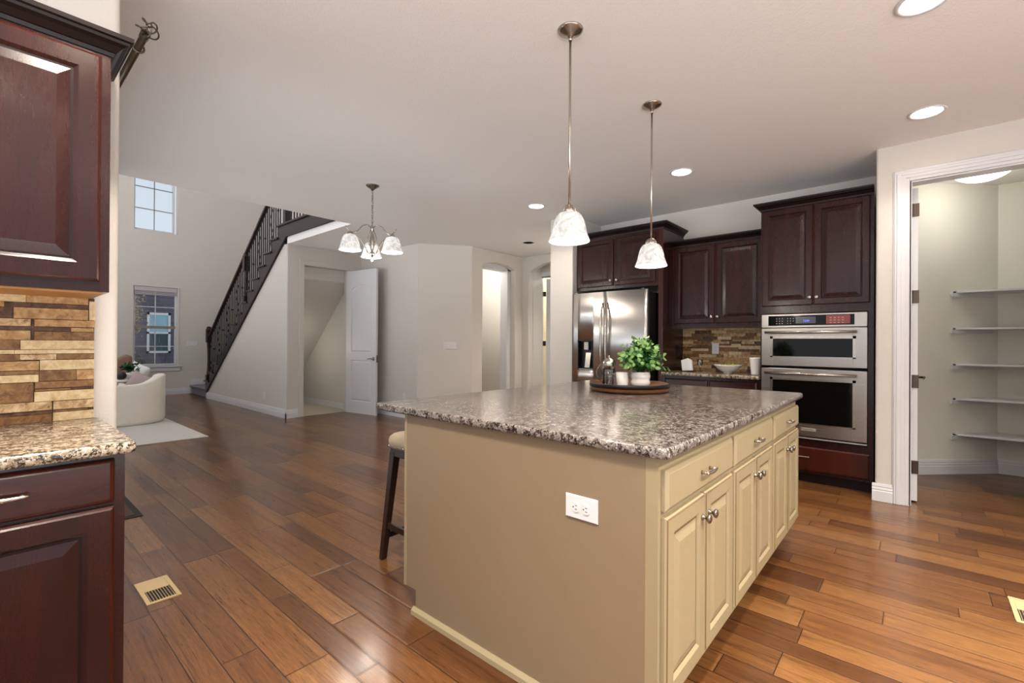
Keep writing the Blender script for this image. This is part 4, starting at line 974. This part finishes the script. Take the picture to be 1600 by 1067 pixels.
for lx, ly in ((-.165, -.145), (.205, -.035), (-.075, .225)):
    d = (ri * lx + fo * ly); R_ = d.length; d.normalize(); r2_ = lambda u, zz: tuple(d * u + Vector((0, 0, zz)))
    arm = B().tube([r2_(.012, -.375), r2_(.05, -.355), r2_(.10, -.375), r2_(.145, -.43), r2_(.19, -.455), r2_(R_, -.448), r2_(R_ + .03, -.425), r2_(R_ + .045, -.40)], [.0055] * 6 + [.005, .003], 8)
    arm.tube([r2_(R_ - .01, -.46), r2_(.165, -.475), r2_(.11, -.52), r2_(.07, -.58), r2_(.045, -.625), r2_(.02, -.635)], .006, 8)
    arm.tube([r2_(.012, -.40), r2_(.03, -.44), r2_(.045, -.48), r2_(.035, -.54), r2_(.02, -.56)], .004, 6)
    ao = arm.build('arm', 'nickel', ch, local=True)
    B().lathe([(0, -.448), (.014, -.45), (.026, -.462), (.032, -.480), (.028, -.482)], (d.x * R_, d.y * R_, 0), 20).build('socket_cup', 'nickel', ao, local=True)
    B().lathe([(a, z_ - .478) for a, z_ in bell(.103, .150)], (d.x * R_, d.y * R_, 0), 36, close=True).build('lamp_shade', 'shade', ao, local=True)
    B().ball((d.x * R_, d.y * R_, -.565), .024, 1, 1, 1.2).build('bulb', 'dome', ao, local=True)
    lamp('POINT', 'bulb_light', (d.x * R_, d.y * R_, -.675), PEND_W * 1.5, ch, rad=.075)
sc = B()
for k in range(3):
    a = k * 2 * PI / 3 + .5; pts = []
    for j in range(16): th = j / 15 * 1.6 * PI; rad = .034 * (1 - j / 22); pts.append((math.cos(a) * (.035 + rad * math.cos(th)), math.sin(a) * (.035 + rad * math.cos(th)), -.665 + rad * math.sin(th)))
    sc.tube(pts, .0028, 6)
sc.build('scroll_finial', 'nickeld', ch, local=True)
for o_ in ch.children:
    if o_.name.split('.')[0] in ('column', 'arm', 'scroll_finial'): o_.location.z -= .035
# recessed lights
HALL = (-3.75, 6.0)
def can(x, y, label, on=True, k=1.0):
    t = thing('recessed_light', label, 'ceiling light', (x, y, C), 'recessed ceiling lights')
    B().lathe([(.078, .0), (.098, 0), (.100, -.003), (.095, -.008), (.082, -.006), (.078, -.002)], (0, 0, 0), 36, close=True).build('trim_ring', 'trim', t, local=True)
    B().lathe([(0, -.0015), (.079, -.0015)], (0, 0, 0), 36).build('lens', 'lens' if on else 'offlens', t, local=True)
    if on: lamp('AREA', 'can_light', (0, 0, -.010), CAN_W * k, t, .15, spread=2.1)
    return t
can(.045, 4.078, 'lit recessed ceiling light in front of the pantry door')
can(.016, 2.745, 'lit recessed ceiling light cut by the top edge of the photo')
can(-1.586, 4.105, 'lit recessed ceiling light near the wall cabinets, right of the farther pendant')
can(-3.215, 4.09, 'lit recessed ceiling light left of the white pillar')
can(-4.473, 5.50, 'small unlit recessed ceiling light in the hall', False)
can(-3.72, 5.95, 'unseen recessed fill light added at the hidden end of the hall', k=3.5)  # added behind the pillar to brighten the hall walls
for x, y in ((.045, 1.41), (.045, .08), (-1.586, .25), (-.77, .35), (.9, -1.3), (1.5, 2.745), (1.5, .75), (1.5, 1.6)):  # unseen cans; the right-hand ones added and overpowered to brighten the floor
    can(x, y, 'unseen recessed ceiling light, fill over the near part of the kitchen', k=2.6 if x < .5 else 7.0)
for nm_, lab_, x_, y_, z_, w_ in (('closet_fill_light', 'unseen small dome light placed to fill the closet', -8.3, 3.40, 1.2, 6), ('powder_room_light', 'round ceiling light of the small room beyond the arch', -6.2, 5.9, C, 55), ('far_room_light', 'ceiling light of the room beyond the hall door', -4.8, 7.5, C, 26), ('living_room_light', 'unseen round ceiling light over the living room', -9.6, -.4, 5.6, 40)):
    t_ = thing('ceiling_light' if nm_ != 'closet_fill_light' else 'closet_fill_lamp', lab_, 'ceiling light' if nm_ != 'closet_fill_light' else 'lamp', (x_, y_, z_))  # closet lamp set out of sight as fill; living room lamp unseen too
    rr_ = .03 if nm_ == 'closet_fill_light' else .12
    B().lathe([(0, 0), (rr_ * 1.1, 0), (rr_ * 1.1, -.015), (rr_, -.015)], (0, 0, 0), 24).build('base_ring', 'trim', t_, local=True)
    B().lathe([(rr_ * math.cos(k / 6 * PI / 2), -.015 - rr_ * .6 * math.sin(k / 6 * PI / 2)) for k in range(7)], (0, 0, 0), 24).build('glass_dome', 'dome', t_, local=True)
    lamp('POINT', nm_, (0, 0, -.015 - rr_ * .6 - .05), w_, t_, rad=.04 if rr_ < .1 else .1, color=(1, .95, .86))
# pantry flush light
pl = thing('pantry_light', 'white glowing dome light on the pantry ceiling behind the door head', 'ceiling light', (.42, 5.62, C))
B().lathe([(0, 0), (.20, 0), (.20, -.02), (.185, -.02)], (0, 0, 0), 36).build('base_ring', 'trim', pl, local=True)
B().lathe([(.180, -.02)] + [(.195 * math.cos(k / 8 * PI / 2), -.02 - .105 * math.sin(k / 8 * PI / 2)) for k in range(9)], (0, 0, 0), 36).build('glass_dome', 'dome', pl, local=True)
lamp('POINT', 'dome_light', (0, 0, -.24), 6.2, pl, rad=.2, color=(1, .96, .84))

# ================================================================== PANTRY SHELVES
for i, z in enumerate((1.723, 1.378, 1.040, .716, .382)):
    nm = ('topmost', 'second from the top', 'middle', 'fourth from the top', 'lowest')[i]
    t = thing('pantry_shelf', '%s white shelf on the pantry back wall' % nm, 'shelf', (1.0, 6.2, z), 'white pantry shelves')
    B().prism([(.205, 6.045), (1.9, 6.045), (1.9, 6.37), (.58, 6.37), (.25, 6.045)], 'z', z - .018, z) if False else None
    b = B().prism([(.255, 6.045), (1.9, 6.045), (1.9, 6.37), (.580, 6.37)], 'z', z - .019, z); b.prism([(.195, 6.045), (.28, 6.045), (.28, 6.075), (.225, 6.075)], 'z', z - .019, z)
    b.build('shelf_board', 'trim', t, bevel=.003)
    q = B().prism([(.235, 6.025 + .0), (.235 + .3, 6.325), (.235 + .315, 6.31), (.25, 6.01)], 'z', z - .055, z - .019); q.build('shelf_cleat', 'trim', t)

# ================================================================== STAIRCASE
stc = thing('staircase', 'dark wooden staircase with iron balusters rising to the right', 'staircase', (-9.4, 3.7, 0))
RZ, RUN = .1916, .256
NX = [-7.744 - RUN * (15 - k) for k in range(16)]    # nosing x of step k, top at RZ*(k+1)
lz = B().box(-12.50, NX[1] + .06, 3.20, 4.90, 0, RZ - .03); lz.box(-12.52, NX[1] + .06, 3.165, 4.91, RZ - .035, RZ)
lo = lz.build('carpeted_landing', 'carpet', stc, bevel=.012)
poly = [(-11.30, .05), (-11.30, RZ)]
for k in range(1, 16):
    poly += [(NX[k] + .03, RZ * k), (NX[k] + .03, RZ * (k + 1) - .03)]
poly += [(-5.56, 3.035), (-5.56, 2.850), (-7.42, 2.850), (-11.24, .13)]
poly = [(-11.30, .135), (-11.30, RZ)] + poly[2:]
b = B().prism(poly, 'y', 3.140, 3.168); b.build('stringer', 'stairwood', stc)
B().tube([(-11.26, 3.138, .125), (-7.42, 3.138, 2.845), (-5.56, 3.138, 2.845)], .008, 6).build('stringer_trim', 'stairwood', stc)
rb = B()
for k in range(1, 16): rb.box(NX[k] + .03, NX[k] + .05, 3.17, 4.91, RZ * k, RZ * (k + 1) - .03)
rb.build('risers', 'trim', stc)
for k in range(1, 15): B().box(NX[k], NX[k] + RUN + .035, 3.115, 4.91, RZ * (k + 1) - .030, RZ * (k + 1)).build('tread', 'stairwood', stc, bevel=.006)
B().box(NX[15], -5.56, 3.115, 3.30, 3.035, 3.066).build('landing_nosing', 'stairwood', stc, bevel=.005)
rz_ = lambda x: .383 + sl * (x - NX[1]) + .86
B().prism([(-11.25, rz_(-11.25) - .03), (-7.58, rz_(-7.58) - .03), (-7.58, rz_(-7.58) + .035), (-11.25, rz_(-11.25) + .035)], 'y', 3.170, 3.232).build('handrail', 'espresso', stc, bevel=.012, seg=3)
B().box(-7.50, -5.6, 3.17, 3.232, 3.95, 4.01).build('handrail', 'espresso', stc, bevel=.012)
def newel(x, z0, z1):
    b = B(); w = .048
    b.box(x - w, x + w, 3.2 - w, 3.2 + w, z0, z0 + .30); b.box(x - w, x + w, 3.2 - w, 3.2 + w, z1 - .32, z1 - .06)
    b.lathe([(.046, z0 + .30), (.034, z0 + .33), (.040, z0 + .36), (.030, z0 + .40), (.026, (z0 + z1) / 2), (.034, z1 - .36), (.046, z1 - .32)], (x, 3.2, 0), 16)
    b.lathe([(.058, z1 - .06), (.060, z1 - .045), (.045, z1 - .035), (.040, z1 - .025), (.048, z1 - .01), (.030, z1 + .01), (0, z1 + .018)], (x, 3.2, 0), 16)
    b.build('newel_post', 'espresso', stc, bevel=.003)
newel(-11.30, RZ, 1.50); newel(-9.24, RZ * 9, rz_(-9.24) + .0); newel(-7.53, 3.066, 4.14)
def baluster(x, z0, z1, kind):
    b = B(); y = 3.2; r = .0078
    b.box(x - r, x + r, y - r, y + r, z0, z1); b.box(x - .013, x + .013, y - .013, y + .013, z0, z0 + .018)
    L_ = z1 - z0
    if kind == 'scroll':
        for zc, s_ in ((z0 + L_ * .22, 1), (z0 + L_ * .45, -1), (z0 + L_ * .70, 1)):
            for q in (1, -1):
                pts = []
                for j in range(13):
                    th = -PI / 2 + j / 12 * 1.5 * PI; rad = .040 * (1 - j / 26); pts.append((x + q * s_ * (.006 + rad * math.cos(th) * .8), y, zc + q * .055 + q * rad * math.sin(th)))
                b.tube(pts, .0070, 5)
    elif kind == 'knuckle': b.ball((x, y, z0 + L_ * .5), .018, 1, 1, 1.3, 8, 6)
    b.build('baluster', 'iron', stc)
kinds = ['plain', 'scroll', 'plain', 'plain', 'knuckle', 'plain']; n = 0
for k in range(1, 15):
    for j in range(3):
        x = NX[k] + .045 + j * RUN / 3
        if abs(x + 11.30) > .07 and abs(x + 9.24) > .07 and x < -7.60: baluster(x, RZ * (k + 1), rz_(x) - .02, kinds[n % 6])
        n += 1
x = -7.38
while x < -5.7: baluster(x, 3.066, 3.96, kinds[n % 6] if n % 6 != 1 else 'plain'); x += .10; n += 1

# ================================================================== LIVING ROOM
rg = tag(B().box(-10.8, -6.72, -1.2, 1.905, 0, .012).build('area_rug', 'rug', bevel=.004), 'pale low-pile rug under the white curved armchair', 'rug')
ac = thing('curved_armchair', 'cream curved barrel armchair seen from behind on the pale rug', 'armchair', (-8.75, 1.27, .012))
n = 56; out = []; 
def ssg(t): 
    c_, s_ = math.cos(t), math.sin(t); p = 2 / 3.0
    return math.copysign(abs(c_) ** p, c_), math.copysign(abs(s_) ** p, s_)
vs = []; rows = [(0, .93), (.02, .97), (.10, 1.0), (.5, 1.0), (.92, 1.0), (.98, .985), (1.0, .95), (1.0, .86), (.97, .82), (.55, .82)]
a0, a1 = -PI * .55, PI * .60
for i in range(n + 1):
    th = a0 + (a1 - a0) * i / n; u, w = ssg(th); 
    k = max(0, min(1, (th - .15) / .95)); k = k * k * (3 - 2 * k); dn = max(0, min(1, (th - 1.45) / .4)); hgt = .575 + .125 * k - .10 * dn * dn
    k2 = max(0, min(1, (-.55 - th) / .55)); hgt += .05 * k2
    for hz, s_ in rows: vs.append((.50 * u * s_, .60 * w * s_, hgt * hz if hz < .5 else (hgt - (1 - hz) * .25)))
m = len(rows)
b = B().add(vs, [(i * m + j, (i + 1) * m + j, (i + 1) * m + j + 1, i * m + j + 1) for i in range(n) for j in range(m - 1)], 0, True)
b.add(vs, [[j for j in range(m)], [n * m + j for j in range(m)][::-1]], 0, True); b.build('backrest', 'boucle', ac, local=True)
b = B().prism([(.46 * ssg(2 * PI * k / 40)[0], .55 * ssg(2 * PI * k / 40)[1]) for k in range(40)], 'z', .0, .30, 0, True).build('seat_base', 'boucle', ac, local=True, bevel=.02)
b = B().prism([(-.02 + .42 * ssg(2 * PI * k / 40)[0], .46 * ssg(2 * PI * k / 40)[1]) for k in range(40)], 'z', .305, .44, 0, True).build('seat_cushion', 'boucle', ac, local=True, bevel=.04, seg=4)
def pillow(name, loc, sz, rot, mat, label):
    b = B(); N_ = 10; vs = []
    for s_ in (1, -1):
        for i in range(N_ + 1):
            for j in range(N_ + 1):
                u, w = -1 + 2 * i / N_, -1 + 2 * j / N_; pin = 1 - .08 * (u * u * w * w) ; t = ((1 - u ** 4) * (1 - w ** 4)) ** .5
                vs.append((u * sz[0] / 2 * (1 - .06 * (1 - abs(w)) ** 1 * abs(u)), s_ * t * sz[1] / 2, w * sz[2] / 2 * (1 - .06 * (1 - abs(u)) * abs(w))))
    m_ = (N_ + 1) ** 2; fs = []
    for s_ in range(2):
        for i in range(N_):
            for j in range(N_): a = s_ * m_ + i * (N_ + 1) + j; f = (a, a + 1, a + N_ + 2, a + N_ + 1); fs.append(f if s_ else f[::-1])
    b.add(vs, fs, 0, True); o = b.build(name, mat); o.location = loc; o.rotation_euler = rot; tag(o, label, 'pillow'); return o
sp = NT('white_fabric_black_spots'); v = sp.n('TexVoronoi'); v.inputs['Scale'].default_value = 9; sp.l(sp.obj(), v.inputs['Vector'])
sp.l(sp.ramp(v.outputs['Distance'], [(.13, (0.01, .01, .01)), (.16, (.82, .82, .82))]), sp.b.inputs['Base Color']); setp(sp.b, Roughness=.9)
sof = thing('sofa', 'low cream sofa mostly hidden behind the armchair', 'sofa', (-10.3, 1.1, .012))
B().box(-10.75, -9.85, .1, 1.75, .012, .30).build('sofa_base', 'boucle', sof, bevel=.05, seg=4)
B().box(-10.72, -9.88, .12, 1.72, .305, .45).build('seat_cushion', 'boucle', sof, bevel=.05, seg=4)
pillow('throw_pillow', (-9.85, 1.77, .64), (.36, .13, .36), (0, .35, .55), sp.m, 'white throw pillow with black spots behind the armchair')
pillow('throw_pillow', (-9.15, 1.66, .56), (.30, .12, .26), (.1, .55, 1.1), M['rosefab'], 'dusty rose throw pillow leaning behind the curved armchair')
tbl = thing('side_table', 'white round side table behind the armchair', 'table', (-9.50, 1.42, .012))
B().lathe([(0, .55), (.24, .55), (.245, .565), (.24, .58), (0, .58)], (0, 0, 0), 32).build('table_top', 'white', tbl, local=True)
B().lathe([(0, 0), (.16, 0), (.16, .015), (.03, .03), (.03, .55), (0, .55)], (0, 0, 0), 24).build('pedestal', 'white', tbl, local=True)
bv = B().ball((0, 0, .062), .075, 1, 1, .83, 20, 12).build('round_vase', 'black'); bv.location = (-9.42, 1.47, .592); tag(bv, 'squat black round vase on the white side table', 'vase')
sp2 = thing('potted_plant', 'small dark green plant in a white pot on the side table', 'plant', (-9.52, 1.60, .592))
B().lathe([(0, 0), (.045, 0), (.06, .10), (.055, .10), (.04, .02), (0, .02)], (0, 0, 0), 24).build('pot', 'white', sp2, local=True)
lf, stm = foliage(random.Random(4), 16, .14, .14, .09, leafl=.06, m2=0)
lf.build('foliage', ['leafd', 'leafd'], sp2, local=True); stm.build('stems', 'leafd', sp2, local=True)
lc = thing('leather_chair', 'tan leather chair back partly hidden in the living room corner', 'armchair', (-11.4, 1.4, .012))
B().prism([(1.0, .3), (1.98, .3), (1.98, .90), (1.9, .93), (1.45, .70), (1.0, .62)], 'x', -11.75, -11.55).build('backrest', 'leather', lc, bevel=.04, seg=4)
B().box(-11.55, -10.95, 1.0, 1.95, .18, .46).build('seat', 'leather', lc, bevel=.04, seg=4)
for q in ((-11.7, 1.05), (-11.7, 1.9), (-11.0, 1.05), (-11.0, 1.9)): B().box(q[0] - .02, q[0] + .02, q[1] - .02, q[1] + .02, 0, .32).build('leg', 'espresso', lc)
outlet('light_switch', (-12.61 + .0005, 3.235, 1.145), YP, XP, 'white four-gang switch plate on the living room window wall', w=.205, h=.115, gang=4)
dn = Vector((5.139 - 4.47, -(-5.33 + 5.84), 0)).normalized(); du_ = Vector((-5.33 + 5.84, 5.139 - 4.47, 0)).normalized()
pc_ = Vector((-5.84, 4.47, 1.16)) + du_ * .50 + dn * .001
outlet('light_switch', tuple(pc_), tuple(du_), tuple(dn), 'white four-gang switch plate on the diagonal wall', w=.205, h=.115, gang=4)
outlet('power_outlet', (-9.93, 3.1695, .33), XP, YN, 'small white outlet left on the wall under the stairs', horizontal=False, w=.115, h=.07)
outlet('power_outlet', (-8.30, 3.1695, .30), XP, YN, 'small white outlet right on the wall under the stairs, nearer the closet', horizontal=False, w=.115, h=.07)
outlet('power_outlet', (-6.17, 4.4695, .33), XP, YN, 'white outlet low on the nook wall beyond the island corner', horizontal=False, w=.115, h=.07)
# curtain rod on the far side of the left wall
cr_ = thing('curtain_rod', 'pewter curtain rod with wire ball finial above the left cabinets', 'curtain rod', (-2.7, .46, 2.505))
B().tube([(-5.2, .455, 2.505), (-2.47, .455, 2.505)], .0145, 14).tube([(-2.50, .455, 2.505), (-2.455, .455, 2.505)], .0175, 14).build('rod', 'rodm', cr_)
fn = B().ball((-2.385, .455, 2.505), .010)
for k in range(5):
    a = 2 * PI * k / 5; pts = []
    for j in range(13):
        t = j / 12; rad = .040 * math.sin(PI * t) ** .8; pts.append((-2.455 + .075 * t, .455 + rad * math.cos(a + 1.4 * t), 2.505 + rad * math.sin(a + 1.4 * t)))
    fn.tube(pts, .0032, 6)
fn.build('finial', 'rodm', cr_)
B().tube([(-2.60, .363, 2.512), (-2.60, .44, 2.512)], .006, 8).tube([(-2.60, .455 + .022 * math.cos(a), 2.505 + .022 * math.sin(a)) for a in [PI * (.75 + k / 8 * 1.4) for k in range(9)]], .0045, 6).lathe([(.0, 0), (.022, 0), (.022, .006), (0, .006)], (-2.60, .363, 2.512), 16, axis='y').build('bracket', 'rodm', cr_)
dm = thing('door_mat', 'dark brown mat with black border beyond the left cabinet', 'mat', (-4.5, .57, 0))
B().box(-4.85, -4.06, .40, .715, .003, .010).build('mat_pile', 'mat', dm); B().box(-4.90, -4.02, .372, .753, 0, .006).build('mat_border', 'matb', dm, bevel=.002)

# floor vents
def vent(x0, x1, y0, y1, label, along):
    t = thing('floor_vent', label, 'vent', ((x0 + x1) / 2, (y0 + y1) / 2, 0), 'tan floor registers')
    b = B(); f = .017; b.box(x0, x1, y0, y0 + f, 0, .005).box(x0, x1, y1 - f, y1, 0, .005).box(x0, x0 + f, y0 + f, y1 - f, 0, .005).box(x1 - f, x1, y0 + f, y1 - f, 0, .005)
    if along == 'x': b.box(x0 + f, (x0 + x1) / 2 - .01, y0 + f, y1 - f, 0, .004)
    else: b.box(x0 + f, x1 - f, (y0 + y1) / 2 + .01, y1 - f, 0, .004)
    b.build('register_frame', 'tan', t, bevel=.0015)
    g = B(); B().box(x0 + f, x1 - f, y0 + f, y1 - f, .0002, .001).build('vent_opening', 'dark', t)
    if along == 'x':
        for k in range(9): yy = y0 + f + (y1 - y0 - 2 * f) * (k + .5) / 9; g.box((x0 + x1) / 2 - .01, x1 - f, yy - .0008, yy + .0008, .001, .004)
    else:
        for k in range(9): xx = x0 + f + (x1 - x0 - 2 * f) * (k + .5) / 9; g.box(xx - .0008, xx + .0008, y0 + f, (y0 + y1) / 2 + .01, .001, .004)
    g.build('louvers', 'tan', t); return t
vent(-2.908, -2.640, .510, .644, 'tan floor register beside the dark left base cabinet', 'x')
vent(.333, .465, 2.996, 3.268, 'tan floor register at the right edge of the photo', 'y')

# ================================================================== OUTSIDE
nh_ = thing('neighbour_house', 'grey-violet sided house with a white framed window outside the lower window', 'house', (-19, 3, -.5))
B().box(-24, -18, -3, 8.5, -.5, 4.2).build('wall', 'siding', nh_)
B().prism([(-3.4, 4.2), (8.9, 4.2), (8.9, 4.35), (2.75, 5.2), (-3.4, 4.35)], 'x', -24.3, -17.7) if False else None
wf = B(); wy0, wy1, wz0, wz1 = 3.42, 4.02, .82, 2.08
for q in ((wy0, wy0 + .06, wz0, wz1), (wy1 - .06, wy1, wz0, wz1), (wy0, wy1, wz0, wz0 + .06), (wy0, wy1, wz1 - .07, wz1), (wy0, wy1, 1.42, 1.48)): wf.box(-18.0, -17.96, q[0], q[1], q[2], q[3])
wfo = wf.build('window', 'trim', nh_); B().box(-17.995, -17.985, wy0 + .05, wy1 - .05, 1.46, wz1 - .05).build('pane', 'winlite', wfo); B().box(-17.995, -17.985, wy0 + .05, wy1 - .05, wz0 + .05, 1.43).build('pane', plain('dark_pane', '#3f4f54', .2), wfo)
struct(B().box(-30, -12.8, -10, 14, -.6, -.5), 'floor_yard', 'grass', 'yard ground outside the living room')
rr = random.Random(9); bs = B(); tk = B()
tr_ = thing('garden_tree', 'yellow-leaved young tree at the left of the lower window', 'tree', (-15.5, 2.35, -.5))
tk.tube([(-15.9, 2.45, -.5), (-15.88, 2.46, .8), (-15.9, 2.52, 1.8)], [.04, .03, .015], 8).build('trunk', 'espresso', tr_)
for k in range(600):
    p = Vector((-15.9 + rr.gauss(0, .18), 2.58 + rr.gauss(0, .17), 1.9 + rr.gauss(0, .35))); s_ = .035; a = Vector((rr.uniform(-1, 1), rr.uniform(-1, 1), rr.uniform(-1, 1))).normalized() * s_; c_ = a.orthogonal().normalized() * s_ * .6
    bs.add([p - a, p - c_, p + a, p + c_], [(0, 1, 2, 3)])
bs.build('foliage', 'bush', tr_)
bs = B(); hd = thing('garden_shrub', 'low dark shrub at the foot of the lower window view', 'shrub', (-14.2, 2.6, -.5))
for k in range(700):
    p = Vector((-14.2 + rr.gauss(0, .12), 2.45 + rr.gauss(0, .22), .45 + rr.gauss(0, .20))); s_ = .04; a = Vector((rr.uniform(-1, 1), rr.uniform(-1, 1), rr.uniform(-1, 1))).normalized() * s_; c_ = a.orthogonal().normalized() * s_ * .6
    bs.add([p - a, p - c_, p + a, p + c_], [(0, 1, 2, 3)])
bs.build('foliage', plain('shrub_leaf', '#5a5a48', .8), hd); B().tube([(-14.2, 2.45, -.5), (-14.2, 2.45, .5)], .03, 6).build('trunk', 'espresso', hd)
